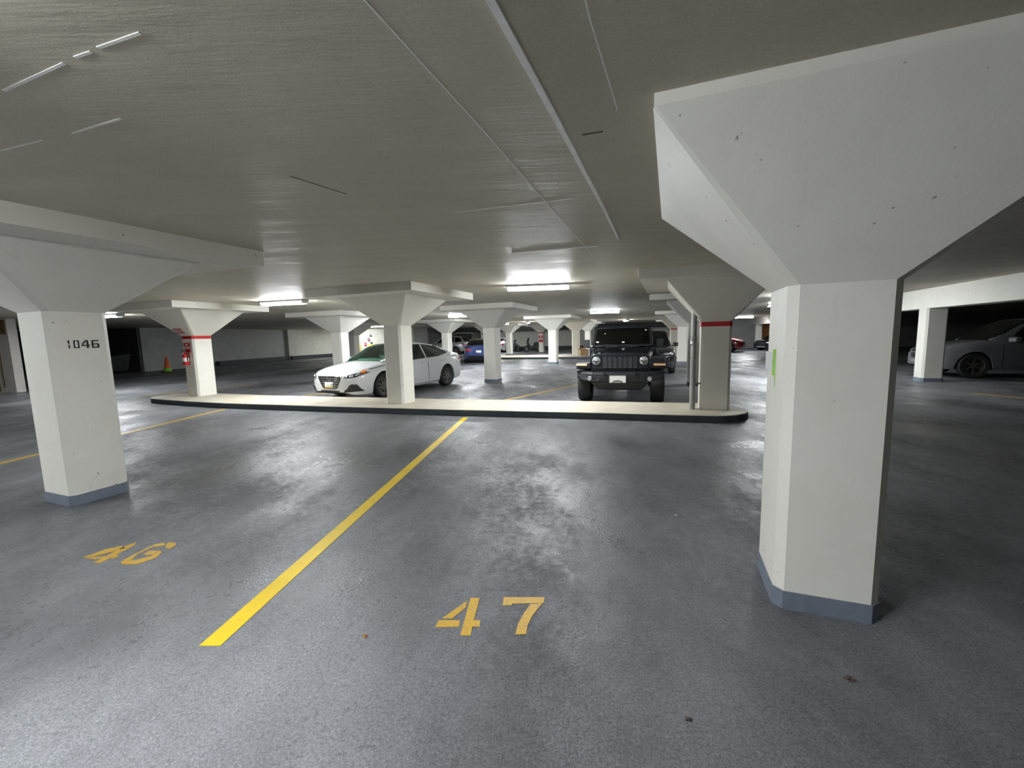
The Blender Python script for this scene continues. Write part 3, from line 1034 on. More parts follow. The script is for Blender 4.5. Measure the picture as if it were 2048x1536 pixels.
def white_sedan():
    h = Vector((-0.467, -0.884))                     # nose direction
    ang = math.atan2(h.y, h.x)
    t, bvh = base_car(SED, 'sedan', 'white sedan parked nose out behind the near curb island', SEDAN_AT, SEDAN_ANG, 0.05, 0.016, 34)
    seats(t, 0.1, 0.98)
    # hexagonal grille with chrome slats and an oval badge
    hexa = [(-0.42, 0.69), (-0.45, 0.64), (-0.27, 0.345), (-0.22, 0.325), (0.22, 0.325), (0.27, 0.345), (0.45, 0.64), (0.42, 0.69)]
    g = decal('grille', bvh, hexa, '+x', 'plastic', t, 4, 0.004)
    for i, z in enumerate((0.37, 0.425, 0.48, 0.535, 0.59, 0.645)):
        wz = 0.24 + (z - 0.345) / 0.295 * 0.18
        decal('slat', bvh, [(-wz, z - 0.009), (wz, z - 0.009), (wz, z + 0.009), (-wz, z + 0.009)], '+x', 'chrome', g, 3, 0.016, 0.012)
    bm = NB()
    ring = [(2.438, 0.085 * math.cos(a), 0.60 + 0.045 * math.sin(a)) for a in [2 * PI * i / 24 for i in range(24)]]
    for i in range(24):
        cyl(bm, ring[i], ring[(i + 1) % 24], 0.008, 6)
    cyl(bm, (2.44, 0.035, 0.568), (2.44, 0.022, 0.632), 0.008, 6)
    cyl(bm, (2.44, -0.022, 0.568), (2.44, -0.035, 0.632), 0.008, 6)
    cyl(bm, (2.44, 0.03, 0.593), (2.44, -0.03, 0.607), 0.007, 6)
    mesh('badge', bm, M['chrome'], t, 40)
    p = decal('number_plate', bvh, [(-0.155, 0.35), (0.155, 0.35), (0.155, 0.50), (-0.155, 0.50)], '+x', 'plate', t, 2, 0.028, 0.01)
    decal('plate_band', bvh, [(-0.155, 0.35), (0.155, 0.35), (0.155, 0.385), (-0.155, 0.385)], '+x', 'plategold', p, 2, 0.031, 0.006)
    # lower lip, fog lamp pockets, headlamps
    decal('lower_intake', bvh, [(-0.34, 0.245), (0.34, 0.245), (0.36, 0.285), (-0.36, 0.285)], '+x', 'plastic', t, 3)
    decal('fog_pocket', bvh, [(0.50, 0.25), (0.86, 0.27), (0.80, 0.44), (0.70, 0.455), (0.665, 0.33)], '+x', 'plastic', t, 4, 0.005, 0.015, True)
    decal('fog_lamp', bvh, [(0.70 + 0.035 * math.cos(2 * PI * i / 10), 0.375 + 0.05 * math.sin(2 * PI * i / 10)) for i in range(10)], '+x', 'trim', t, 1, 0.01, 0.02, True)
    hl = decal('headlamp', bvh, [(0.50, 0.615), (0.62, 0.60), (0.78, 0.63), (0.855, 0.70), (0.86, 0.745), (0.72, 0.715), (0.54, 0.665)], '+x', 'trim', t, 4, 0.006, 0.02, True)
    for q in ([(0.53, 0.625), (0.60, 0.615), (0.61, 0.66), (0.56, 0.655)], [(0.64, 0.625), (0.71, 0.635), (0.71, 0.685), (0.65, 0.675)], [(0.75, 0.66), (0.80, 0.68), (0.81, 0.715), (0.76, 0.705)]):
        decal('lamp_reflector', bvh, q, '+x', 'lampglass', hl, 2, 0.010, 0.02, True)
    decal('turn_signal', bvh, [(2.10, 0.70), (2.0, 0.72), (1.92, 0.76), (1.95, 0.775), (2.04, 0.76), (2.12, 0.735)], '+y', 'amber', t, 3, 0.007, 0.02, True)
    # hood crease and door seams, handles
    decal('hood_gap', bvh, [(1.85, 0.785), (1.0, 0.90), (1.0, 0.912), (1.85, 0.80)], '+y', 'plastic', t, 4, 0.002, 0.006, True)
    for a, b in ((0.92, 0.88), (-0.42, 0.93), (-1.30, 0.95)):
        decal('door_gap', bvh, [(a - 0.006, 0.30), (a + 0.006, 0.30), (a + 0.006, b), (a - 0.006, b)], '+y', 'plastic', t, 4, 0.0015, 0.005, True)
    for a in (-0.20, -1.18):
        decal('door_handle', bvh, [(a - 0.1, 0.84), (a + 0.1, 0.83), (a + 0.1, 0.855), (a - 0.1, 0.865)], '+y', 'white', t, 2, 0.022, 0.02, True)
    decal('sill_trim', bvh, [(0.95, 0.20), (0.95, 0.23), (-0.95, 0.245), (-0.95, 0.215)], '+y', 'silver', t, 3, 0.006, 0.01, True)
    decal('tail_lamp', bvh, [(-2.05, 0.83), (-2.40, 0.80), (-2.42, 0.90), (-2.2, 0.935)], '+y', 'redlens', t, 3, 0.006, 0.02, True)
    decal('tail_lamp', bvh, [(0.45, 0.82), (0.72, 0.81), (0.74, 0.90), (0.45, 0.90)], '-x', 'redlens', t, 3, 0.006, 0.02, True)
    mirrors(t, 0.82, 0.90, 0.98, 'white')
    bm = NB()
    prism(bm, [(-1.30, -0.012, 1.30), (-1.08, -0.02, 1.36), (-1.08, 0.02, 1.36), (-1.30, 0.012, 1.30)], [(-1.29, -0.004, 1.43), (-1.26, -0.004, 1.43), (-1.26, 0.004, 1.43), (-1.29, 0.004, 1.43)])
    mesh('antenna_fin', bm, M['plastic'], t)
    return t


SEDAN_AT = (-3.55, 12.72)
SEDAN_ANG = math.atan2(-0.884, -0.467)
white_sedan()


# --- dark off-road vehicle
def offroad(loc, ang, label):
    t = empty('off_road_vehicle', (*loc, 0), ang)
    tag(t, label, 'car')
    P = M['blackcar']
    for ax in (1.45, -1.45):
        for sd in (1, -1):
            wheel(t, ax, sd * 0.795, 0.40, 0.285, 0.225, sd, 5)
    # tub and hood
    bm = NB(); box(bm, -2.0, 0.66, -0.80, 0.80, 0.50, 1.22)
    mesh('tub', bm, P, t, bevel=0.04)
    bm = NB()
    sec = lambda x, wd, zt, zl: [(x, -wd, zl), (x, wd, zl), (x, wd, zt - 0.10), (x, wd * 0.93, zt - 0.02), (x, wd * 0.55, zt + 0.005), (x, wd * 0.5, zt + 0.035), (x, -wd * 0.5, zt + 0.035), (x, -wd * 0.55, zt + 0.005), (x, -wd * 0.93, zt - 0.02), (x, -wd, zt - 0.10)]
    prism(bm, sec(0.64, 0.74, 1.22, 0.7), sec(1.86, 0.63, 1.10, 0.7))
    mesh('hood', bm, P, t, bevel=0.012)
    # chassis and inner fenders
    bm = NB(); box(bm, -1.9, 1.95, -0.42, 0.42, 0.36, 0.72); mesh('chassis', bm, M['plastic'], t)
    # grille face with seven real slots
    out = [(-0.66, 0.97), (-0.63, 1.06), (-0.56, 1.115), (-0.42, 1.13), (0.42, 1.13), (0.56, 1.115), (0.63, 1.06), (0.66, 0.97), (0.66, 0.90), (0.60, 0.80), (0.52, 0.775), (-0.52, 0.775), (-0.60, 0.80), (-0.66, 0.90)]
    bm = NB(); prism(bm, [(1.84, y, z) for y, z in out], [(1.945, y, z) for y, z in out]); gp = mesh('grille_panel', bm, P, t, bevel=0.018)
    for i in range(7):
        y = (i - 3) * 0.106
        bm = NB()
        r = []
        w2, zt, zb = 0.036, 1.045, 0.815
        for k in range(7):
            a = PI * k / 6
            r.append((y + w2 * math.cos(a), zt - w2 + w2 * math.sin(a)))
        r += [(y - w2, zb), (y + w2, zb)]
        prism(bm, [(1.93, a, b) for a, b in r], [(1.952, a, b) for a, b in r])
        so = mesh('grille_slot', bm, M['interior'], gp)
        bm = NB()
        for k in range(len(r)):
            p, q = r[k], r[(k + 1) % len(r)]
            cyl(bm, (1.953, p[0], p[1]), (1.953, q[0], q[1]), 0.006, 5)
        mesh('slot_surround', bm, M['slotgrey'], gp, 40)
    for sd in (1, -1):
        bm = NB(); lathe(bm, [(0.0, 0.035), (0.05, 0.032), (0.088, 0.018), (0.10, 0.0), (0.10, -0.03)], 24, 'x', (1.945, sd * 0.505, 0.965)); h = mesh('headlamp', bm, M['lampglass'], t, 40)
        bm = NB(); lathe(bm, [(0.098, -0.01), (0.102, 0.022), (0.112, 0.02), (0.116, -0.01)], 24, 'x', (1.945, sd * 0.505, 0.965)); mesh('lamp_ring', bm, M['trim'], h, 40)
        bm = NB(); box(bm, 1.975, 1.985, sd * 0.505 - 0.07, sd * 0.505 + 0.07, 0.955, 0.975); cyl(bm, (1.96, sd * 0.505, 0.93), (1.985, sd * 0.505, 0.93), 0.035, 12); mesh('lamp_element', bm, M['chrome'], h)
        # flat fender flare
        bm = NB()
        pr = [(2.02, 0.86), (2.03, 0.93), (1.94, 1.01), (1.75, 1.045), (1.25, 1.045), (1.0, 0.98), (0.80, 0.62), (0.90, 0.62), (1.08, 0.90), (1.25, 0.955), (1.75, 0.955), (1.9, 0.90), (1.93, 0.80), (2.0, 0.80)]
        prism(bm, [(x, sd * 0.62, z) for x, z in pr], [(x - 0.03, sd * 0.94, z - 0.015) for x, z in pr])
        f = mesh('fender', bm, M['trim'], t, bevel=0.015)
        bm = NB(); prism(bm, [(1.99, sd * 0.70, 0.868), (1.99, sd * 0.93, 0.868), (1.985, sd * 0.93, 0.905), (1.99, sd * 0.70, 0.912)], [(2.036, sd * 0.70, 0.868), (2.01, sd * 0.938, 0.868), (2.0, sd * 0.938, 0.905), (2.03, sd * 0.70, 0.912)])
        mesh('turn_signal', bm, M['amberpale'], f)
        bm = NB(); box(bm, 0.95, 1.7, sd * 0.60, sd * 0.63, 0.5, 1.0); mesh('inner_fender', bm, M['plastic'], t)
        # rear flare
        bm = NB()
        pr = [(-0.80, 0.62), (-1.0, 0.98), (-1.25, 1.04), (-1.75, 1.04), (-1.95, 0.95), (-2.05, 0.7), (-1.95, 0.7), (-1.85, 0.88), (-1.72, 0.95), (-1.25, 0.95), (-1.08, 0.88), (-0.9, 0.62)]
        prism(bm, [(x, sd * 0.78, z) for x, z in pr], [(x, sd * 0.93, z - 0.01) for x, z in pr]); mesh('fender', bm, M['trim'], t, bevel=0.012)
        # mirror
        bm = NB(); box(bm, 0.44, 0.53, sd * 0.89 - 0.075, sd * 0.89 + 0.075, 1.22, 1.42); cyl(bm, (0.50, sd * 0.70, 1.20), (0.48, sd * 0.90, 1.235), 0.025, 8); mesh('side_mirror', bm, M['plastic'], t, bevel=0.025)
    # bumper with end caps, fog lamps, hooks, valance
    bm = NB()
    pr = [(1.98, 0.50), (2.14, 0.52), (2.17, 0.60), (2.15, 0.70), (2.10, 0.735), (1.98, 0.735)]
    prism(bm, [(x, -0.55, z) for x, z in pr], [(x, 0.55, z) for x, z in pr])
    for sd in (1, -1):
        prism(bm, [(x, sd * 0.55, z) for x, z in pr], [(x - 0.14, sd * 0.92, z + (0.06 if z < 0.55 else 0.02)) for x, z in pr])
    b = mesh('bumper', bm, M['trim'], t, bevel=0.015)
    bm = NB(); prism(bm, [(2.0, -0.62, 0.50), (2.0, 0.62, 0.50), (2.12, 0.62, 0.52), (2.12, -0.62, 0.52)], [(1.9, -0.45, 0.33), (1.9, 0.45, 0.33), (2.02, 0.45, 0.33), (2.02, -0.45, 0.33)]); mesh('valance', bm, M['plastic'], t, bevel=0.02)
    for sd in (1, -1):
        bm = NB(); prism(bm, [(2.125, sd * 0.42, 0.53), (2.125, sd * 0.62, 0.53), (2.075, sd * 0.84, 0.585), (2.075, sd * 0.84, 0.66), (2.135, sd * 0.42, 0.66)], [(2.172, sd * 0.42, 0.545), (2.145, sd * 0.62, 0.53), (2.075, sd * 0.85, 0.585), (2.075, sd * 0.85, 0.66), (2.172, sd * 0.42, 0.65)])
        fp = mesh('fog_pocket', bm, M['interior'], b)
        bm = NB(); lathe(bm, [(0.0, 0.03), (0.04, 0.025), (0.055, 0.0), (0.055, -0.03)], 16, 'x', (2.15, sd * 0.625, 0.59)); mesh('fog_lamp', bm, M['lampglass'], b, 40)
        bm = NB(); box(bm, 2.10, 2.20, sd * 0.32 - 0.02, sd * 0.32 + 0.02, 0.68, 0.715); box(bm, 2.16, 2.20, sd * 0.32 - 0.02, sd * 0.32 + 0.02, 0.70, 0.76); mesh('tow_hook', bm, M['plastic'], b, bevel=0.008)
        bm = NB(); box(bm, 1.99, 2.05, sd * 0.66 if sd > 0 else -0.93, 0.93 if sd > 0 else -0.66, 0.735, 0.75); mesh('bumper_step', bm, M['trim'], b)
    bm = NB(); box(bm, 2.17, 2.178, -0.21, 0.14, 0.505, 0.675); pl = mesh('number_plate', bm, M['plate'], t)
    bm = NB()
    for (y0, y1, z0, z1) in ((-0.222, 0.152, 0.668, 0.682), (-0.222, 0.152, 0.498, 0.508), (-0.222, -0.208, 0.5, 0.68), (0.138, 0.152, 0.5, 0.68)):
        box(bm, 2.171, 2.184, y0, y1, z0, z1)
    for i in range(8):
        a = PI * i / 8; a2 = PI * (i + 1) / 8
        cyl(bm, (2.182, -0.035 + 0.10 * math.cos(a), 0.512 + 0.04 * math.sin(a)), (2.182, -0.035 + 0.10 * math.cos(a2), 0.512 + 0.04 * math.sin(a2)), 0.009, 6)
    mesh('plate_frame', bm, M['plastic'], pl)
    # windshield frame, glass, top
    wb, wt, zb, zt, xb, xt = 0.735, 0.665, 1.235, 1.73, 0.66, 0.40
    def pt(s, q):      # s across -1..1, q up 0..1
        return Vector((xb + (xt - xb) * q, s * (wb + (wt - wb) * q), zb + (zt - zb) * q))
    bm = NB()
    fr = 0.055
    for (s0, s1, q0, q1) in ((-1, 1, 0, 0.10), (-1, 1, 0.90, 1.0), (-1, -0.91, 0, 1), (0.91, 1, 0, 1)):
        c = [pt(s0, q0), pt(s1, q0), pt(s1, q1), pt(s0, q1)]
        prism(bm, [v + Vector((0.02, 0, 0.01)) for v in c], [v - Vector((0.04, 0, 0.02)) for v in c])
    mesh('windshield_frame', bm, P, t, bevel=0.01)
    bm = NB()
    c = [pt(-0.93, 0.07), pt(0.93, 0.07), pt(0.93, 0.93), pt(-0.93, 0.93)]
    prism(bm, [v + Vector((0.004, 0, 0)) for v in c], [v - Vector((0.004, 0, 0)) for v in c])
    g = mesh('windshield', bm, M['glassd'], t)
    for (s, q, w_, h_) in ((0.82, 0.80, 0.055, 0.03), (0.03, 0.22, 0.075, 0.035), (-0.84, 0.24, 0.075, 0.04), (-0.62, 0.66, 0.04, 0.02)):
        bm = NB()
        ctr = pt(s, q) + Vector((0.010, 0, 0))
        upv = (pt(0, 1) - pt(0, 0)).normalized()
        rr = [ctr + Vector((0, w_ / 2 * math.cos(2 * PI * i / 12), 0)) + upv * (h_ / 2 * math.sin(2 * PI * i / 12)) for i in range(12)]
        prism(bm, rr, [v + Vector((0.003, 0, 0.001)) for v in rr])
        mesh('glint', bm, M['glint'], g)  # pale ovals painting reflections onto the windshield
    bm = NB(); cyl(bm, pt(-0.15, 0.02) + Vector((0.03, 0, 0)), pt(-0.55, 0.12) + Vector((0.03, 0, 0)), 0.008, 6); cyl(bm, pt(0.5, 0.02) + Vector((0.03, 0, 0)), pt(0.1, 0.10) + Vector((0.03, 0, 0)), 0.008, 6); mesh('wiper', bm, M['plastic'], t)
    bm = NB()
    prism(bm, [(-2.0, -0.68, 1.70), (0.42, -0.67, 1.70), (0.42, 0.67, 1.70), (-2.0, 0.68, 1.70)], [(-1.95, -0.60, 1.79), (0.34, -0.60, 1.785), (0.34, 0.60, 1.785), (-1.95, 0.60, 1.79)])
    mesh('hard_top', bm, M['trim'], t, bevel=0.03)
    for sd in (1, -1):
        for x in (0.36, -0.62, -1.95):
            bm = NB()
            prism(bm, [(x - 0.05, sd * 0.76, 1.2), (x + 0.05, sd * 0.76, 1.2), (x + 0.05, sd * 0.79, 1.2), (x - 0.05, sd * 0.79, 1.2)],
                  [(x - 0.05, sd * 0.64, 1.72), (x + 0.05, sd * 0.64, 1.72), (x + 0.05, sd * 0.67, 1.72), (x - 0.05, sd * 0.67, 1.72)])
            mesh('pillar', bm, P, t)
        bm = NB()
        prism(bm, [(-1.95, sd * 0.765, 1.21), (0.5, sd * 0.765, 1.21), (0.5, sd * 0.77, 1.21), (-1.95, sd * 0.77, 1.21)],
              [(-1.95, sd * 0.655, 1.70), (0.36, sd * 0.655, 1.70), (0.36, sd * 0.66, 1.70), (-1.95, sd * 0.66, 1.70)])
        mesh('side_window', bm, M['glassd'], t)
    bm = NB(); box(bm, -2.03, -1.98, -0.74, 0.74, 1.2, 1.72); mesh('tailgate', bm, P, t)
    seats(t, -0.05, 1.18, 0.38, 'interior')
    return t


offroad((2.94, 10.90), math.atan2(-math.cos(0.30), -math.sin(0.30)), 'black off-road vehicle with slotted grille facing the near curb island')

# --- other cars, fewer details
SUV = dict(paint='silver', glass='glassd', glass2='glassd', tail=-2.35, nose=2.35, axles=(1.42, -1.40), arch=0.42, wr=0.37, ww=0.24, rimr=0.25, track=0.82,
           plan=[(-2.35, 0.72), (-2.2, 0.86), (-1.6, 0.94), (0, 0.955), (1.4, 0.95), (1.9, 0.90), (2.2, 0.78), (2.35, 0.58)],
           bot=[(-2.35, 0.48), (-2.1, 0.30), (-1.2, 0.25), (1.2, 0.25), (2.1, 0.27), (2.35, 0.36)],
           belt=[(-2.35, 1.05), (-1.7, 1.12), (0, 1.08), (0.9, 1.05), (1.6, 0.98), (2.1, 0.85), (2.35, 0.72)],
           deck=[(-2.35, 1.12), (-1.7, 1.14), (0, 1.10), (0.95, 1.13), (1.5, 1.07), (2.0, 0.97), (2.25, 0.86), (2.35, 0.76)],
           cabin=(-2.30, 1.05), gbase=[(-2.30, 1.09), (-1.7, 1.12), (0, 1.08), (0.8, 1.06), (1.05, 1.12)],
           roof=[(-2.30, 1.12), (-2.15, 1.38), (-1.95, 1.65), (-1.5, 1.74), (-0.6, 1.775), (0.0, 1.75), (0.3, 1.66), (0.7, 1.40), (1.05, 1.14)],
           gwid=[(-2.30, 0.78), (-1.6, 0.87), (0, 0.885), (0.8, 0.85), (1.05, 0.78)],
           rwid=[(-2.30, 0.66), (-1.4, 0.66), (-0.2, 0.67), (0.7, 0.72), (1.05, 0.76)], hfull=0.45,
           side=[[(0.68, 1.09), (0.25, 1.55), (0.05, 1.66), (-0.30, 1.685), (-0.30, 1.11)], [(-0.38, 1.11), (-0.38, 1.685), (-1.15, 1.66), (-1.15, 1.14)], [(-1.24, 1.15), (-1.24, 1.655), (-1.75, 1.60), (-2.0, 1.35), (-1.98, 1.2)]],
           ws=(0.16, 0.88), rw=(-1.85, 0.86, -2.25))


def simple_car(S, paint, name, label, loc, ang, scale=1.0, pillar=None, roofrail=False, step=0.08, gstep=0.035, nt=20):
    S = dict(S, paint=paint, pillarmat=pillar or paint)
    if S.get('glass') == 'glassg':
        S['glass'] = 'glassd'
    t, bvh = base_car(S, name, label, loc, ang, step, gstep, nt, 6)
    t.scale = (scale,) * 3
    suv = S['wr'] > 0.35
    zt = 0.98 if suv else 0.86
    zh = 0.80 if suv else 0.63
    seats(t, 0.0, 1.14 if suv else 0.98, mat='interior')
    decal('tail_lamp', bvh, [(0.46, zt - 0.10), (0.80, zt - 0.12), (0.82, zt + 0.02), (0.46, zt)], '-x', 'redlens', t, 3, 0.006, 0.02, True)
    decal('tail_lamp', bvh, [(S['tail'] + 0.38, zt - 0.06), (S['tail'] + 0.03, zt - 0.1), (S['tail'] + 0.03, zt + 0.02), (S['tail'] + 0.25, zt + 0.04)], '+y', 'redlens', t, 3, 0.006, 0.02, True)
    decal('number_plate', bvh, [(-0.16, zt - 0.22), (0.16, zt - 0.22), (0.16, zt - 0.08), (-0.16, zt - 0.08)], '-x', 'plate', t, 2, 0.01)
    decal('bumper_step', bvh, [(-0.66, zt - 0.46), (0.66, zt - 0.46), (0.66, zt - 0.40), (-0.66, zt - 0.40)], '-x', 'trim', t, 3, 0.008)
    decal('headlamp', bvh, [(0.44, zh - 0.02), (0.74, zh), (0.80, zh + 0.10), (0.46, zh + 0.05)], '+x', 'lampglass', t, 3, 0.006, 0.02, True)
    decal('grille', bvh, [(-0.42, zh + 0.04), (-0.38, zh - 0.22), (0.38, zh - 0.22), (0.42, zh + 0.04)], '+x', 'plastic', t, 3, 0.004)
    decal('bumper_trim', bvh, [(-0.70, zh - 0.36), (0.70, zh - 0.36), (0.74, zh - 0.29), (-0.74, zh - 0.29)], '+x', 'silver', t, 3, 0.006)
    mirrors(t, 0.62, 0.92, (1.14 if suv else 0.99), 'plastic' if paint in ('blackcar',) else paint)
    for a in (0.82, -0.36, -1.18):
        decal('door_gap', bvh, [(a - 0.006, 0.36), (a + 0.006, 0.36), (a + 0.006, zt), (a - 0.006, zt)], '+y', 'plastic', t, 4, 0.0015, 0.005, True)
    return t


GA = math.atan2(math.cos(TH), math.sin(TH))          # grid depth direction
simple_car(SUV, 'greycar', 'parked_suv', 'pale grey SUV parked sideways in the dark behind the beam post at right', (15.22, 12.5), math.atan2(0.34, -0.94), 0.98)
simple_car(SUV, 'blackcar', 'parked_suv', 'black SUV parked just behind the right side of the off-road vehicle', (5.80, 17.4), math.atan2(-0.955, -0.297), 0.95)
simple_car(SED, 'bluecar', 'hatchback', 'blue car seen from behind at the left of the lone skirted column', (-2.05, 27.0), math.atan2(1.0, -0.05), 1.0)
simple_car(SUV, 'silver', 'parked_suv', 'silver SUV with its tail to the right, far behind the white sedan', (-6.2, 40.5), math.atan2(0.35, -0.94), 0.98)
simple_car(SED, 'white', 'parked_car', 'white car tail with red lamps between two far columns', (-0.75, 42.6), GA, 1.0)
simple_car(SUV, 'redcar', 'parked_suv', 'dark red SUV half hidden by the right red banded column', (15.3, 32.0), math.atan2(-0.6, 0.8), 1.0)
simple_car(SED, 'blackcar', 'parked_car', 'dark car glimpsed left of the near right column', (21.6, 33.2), math.atan2(-0.36, -0.93), 0.95)

# ------------------------------------------------------------------ motorcycle, box, cone, bins and other small things
t = empty('motorcycle', (2.10, 41.0, 0), math.atan2(-0.3, -0.95))
tag(t, 'black scooter style motorcycle parked beside the far red signed column', 'motorcycle')
for x in (0.62, -0.62):
    bm = NB(); lathe(bm, [(0.18, -0.05), (0.29, -0.06), (0.31, 0.0), (0.29, 0.06), (0.18, 0.05), (0.18, -0.05)], 22, 'y', (x, 0, 0.31)); wo = mesh('wheel', bm, M['tire'], t, 40)
    bm = NB(); lathe(bm, [(0.0, -0.03), (0.18, -0.03), (0.18, 0.03), (0.0, 0.03)], 16, 'y', (x, 0, 0.31)); mesh('rim', bm, M['rim'], wo, 40)
bm = NB()
pr = [(-0.85, 0.60), (-0.8, 0.85), (-0.35, 0.88), (-0.1, 0.62), (0.2, 0.55), (0.45, 0.95), (0.58, 0.98), (0.50, 0.45), (0.3, 0.28), (-0.35, 0.28), (-0.55, 0.5)]
prism(bm, [(x, -0.17, z) for x, z in pr], [(x, 0.17, z) for x, z in pr]); mesh('fairing', bm, M['blackcar'], t, bevel=0.05)
bm = NB(); prism(bm, [(-0.95, -0.16, 0.84), (-0.15, -0.15, 0.80), (-0.15, 0.15, 0.80), (-0.95, 0.16, 0.84)], [(-0.92, -0.13, 0.98), (-0.25, -0.12, 0.88), (-0.25, 0.12, 0.88), (-0.92, 0.13, 0.98)]); mesh('seat', bm, M['plastic'], t, bevel=0.03)
bm = NB(); box(bm, -1.15, -0.75, -0.2, 0.2, 0.96, 1.26); mesh('top_box', bm, M['plastic'], t, bevel=0.05)
bm = NB(); cyl(bm, (0.62, 0, 0.31), (0.40, 0, 1.05), 0.04, 10); cyl(bm, (0.40, -0.36, 1.12), (0.40, 0.36, 1.12), 0.02, 8); cyl(bm, (0.40, 0, 1.0), (0.40, 0, 1.12), 0.03, 8); mesh('handlebar', bm, M['plastic'], t, 40)
bm = NB(); prism(bm, [(0.52, -0.2, 1.0), (0.52, 0.2, 1.0), (0.55, 0.2, 1.0), (0.55, -0.2, 1.0)], [(0.36, -0.16, 1.38), (0.36, 0.16, 1.38), (0.38, 0.16, 1.38), (0.38, -0.16, 1.38)]); mesh('windscreen', bm, M['glassd'], t)
for sd in (1, -1):
    bm = NB(); cyl(bm, (0.42, sd * 0.25, 1.12), (0.45, sd * 0.33, 1.36), 0.01, 6); lathe(bm, [(0.0, 0.0), (0.06, 0.0), (0.06, 0.03), (0.0, 0.03)], 12, 'x', (0.44, sd * 0.33, 1.38)); mesh('mirror', bm, M['plastic'], t)

t = empty('hand_truck', (0.55, 41.6, 0), 0.4)
tag(t, 'dark hand truck with a black tyre left of the motorcycle', 'hand truck')
bm = NB(); lathe(bm, [(0.12, -0.09), (0.30, -0.10), (0.34, 0), (0.30, 0.10), (0.12, 0.09), (0.12, -0.09)], 20, 'x', (0.16, 0, 0.34)); mesh('tyre', bm, M['tire'], t, 40)
bm = NB(); cyl(bm, (-0.2, 0, 0.1), (-0.2, 0, 1.05), 0.04, 8); cyl(bm, (-0.05, 0.2, 0.1), (-0.05, 0.2, 1.05), 0.03, 8); cyl(bm, (-0.2, 0, 1.05), (-0.05, 0.2, 1.05), 0.03, 8); mesh('frame', bm, M['trim'], t, 40)
bm = NB(); lathe(bm, [(0.0, 0), (0.12, 0.03), (0.14, 0.12), (0.08, 0.2), (0.0, 0.22)], 14, 'z', (-0.16, 0, 1.03)); mesh('knob', bm, M['plastic'], t, 40)
bm = NB(); box(bm, -0.25, 0.25, -0.25, 0.0, 0.0, 0.04); mesh('toe_plate', bm, M['trim'], t)

t = empty('cardboard_box', (5.0, 28.75, CH), 0.1)
tag(t, 'brown cardboard box on the far curb under the side mirror', 'box')
bm = NB(); box(bm, -0.26, 0.26, -0.2, 0.2, 0, 0.40); mesh('carton', bm, M['card'], t, bevel=0.006)
bm = NB()
prism(bm, [(-0.26, -0.2, 0.40), (0.26, -0.2, 0.40), (0.26, -0.195, 0.40), (-0.26, -0.195, 0.40)], [(-0.26, -0.32, 0.44), (0.26, -0.32, 0.44), (0.26, -0.315, 0.445), (-0.26, -0.315, 0.445)])
prism(bm, [(-0.26, 0.195, 0.40), (0.26, 0.195, 0.40), (0.26, 0.2, 0.40), (-0.26, 0.2, 0.40)], [(-0.26, 0.24, 0.52), (0.26, 0.24, 0.52), (0.26, 0.245, 0.52), (-0.26, 0.245, 0.52)])
mesh('flap', bm, M['card'], t)
t2 = empty('cardboard_box', (5.52, 28.6, CH), -0.05)
tag(t2, 'paler carton beside the brown cardboard box on the far curb', 'box')
bm = NB(); box(bm, -0.22, 0.22, -0.18, 0.18, 0, 0.42); mesh('carton', bm, M['sign'], t2, bevel=0.006)
bm = NB(); box(bm, -0.04, 0.04, -0.182, 0.182, 0.2, 0.4215); mesh('tape', bm, M['card'], t2)

t = empty('traffic_cone', (-19.6, 23.6, 0), 0.3)
tag(t, 'orange traffic cone with a lime base in the dim left bay', 'cone')
bm = NB(); box(bm, -0.24, 0.24, -0.24, 0.24, 0, 0.05); mesh('base', bm, M['plastic'], t, bevel=0.02)
bm = NB(); lathe(bm, [(0.20, 0.05), (0.17, 0.24), (0.165, 0.24)], 20, 'z'); o = mesh('lime_collar', bm, M['lime'], t, 40); o['label'] = 'lime green lower collar'
bm = NB(); lathe(bm, [(0.16, 0.24), (0.05, 0.86), (0.03, 0.88), (0.0, 0.88)], 20, 'z'); mesh('cone_body', bm, M['cone'], t, 40)

t = empty('waste_bin', (-23.0, 24.0, 0), -0.35)
tag(t, 'large black waste bin in the dark bay right of column 1046', 'bin')
bm = NB(); prism(bm, [(-0.55, -0.4, 0.1), (0.55, -0.4, 0.1), (0.55, 0.4, 0.1), (-0.55, 0.4, 0.1)], [(-0.68, -0.5, 0.95), (0.68, -0.5, 0.95), (0.68, 0.5, 0.95), (-0.68, 0.5, 0.95)]); mesh('tub', bm, M['plastic'], t, bevel=0.03)
bm = NB(); prism(bm, [(-0.7, -0.52, 0.95), (0.7, -0.52, 0.95), (0.7, 0.52, 0.95), (-0.7, 0.52, 0.95)], [(-0.68, -0.48, 1.0), (0.68, -0.48, 1.0), (0.68, 0.5, 1.1), (-0.68, 0.5, 1.1)]); mesh('lid', bm, M['plastic'], t, bevel=0.015)
for sx in (-1, 1):
    for sy in (-1, 1):
        bm = NB(); lathe(bm, [(0.0, -0.03), (0.08, -0.03), (0.08, 0.03), (0.0, 0.03)], 12, 'y', (sx * 0.45, sy * 0.32, 0.08)); mesh('caster', bm, M['tire'], t, 40)

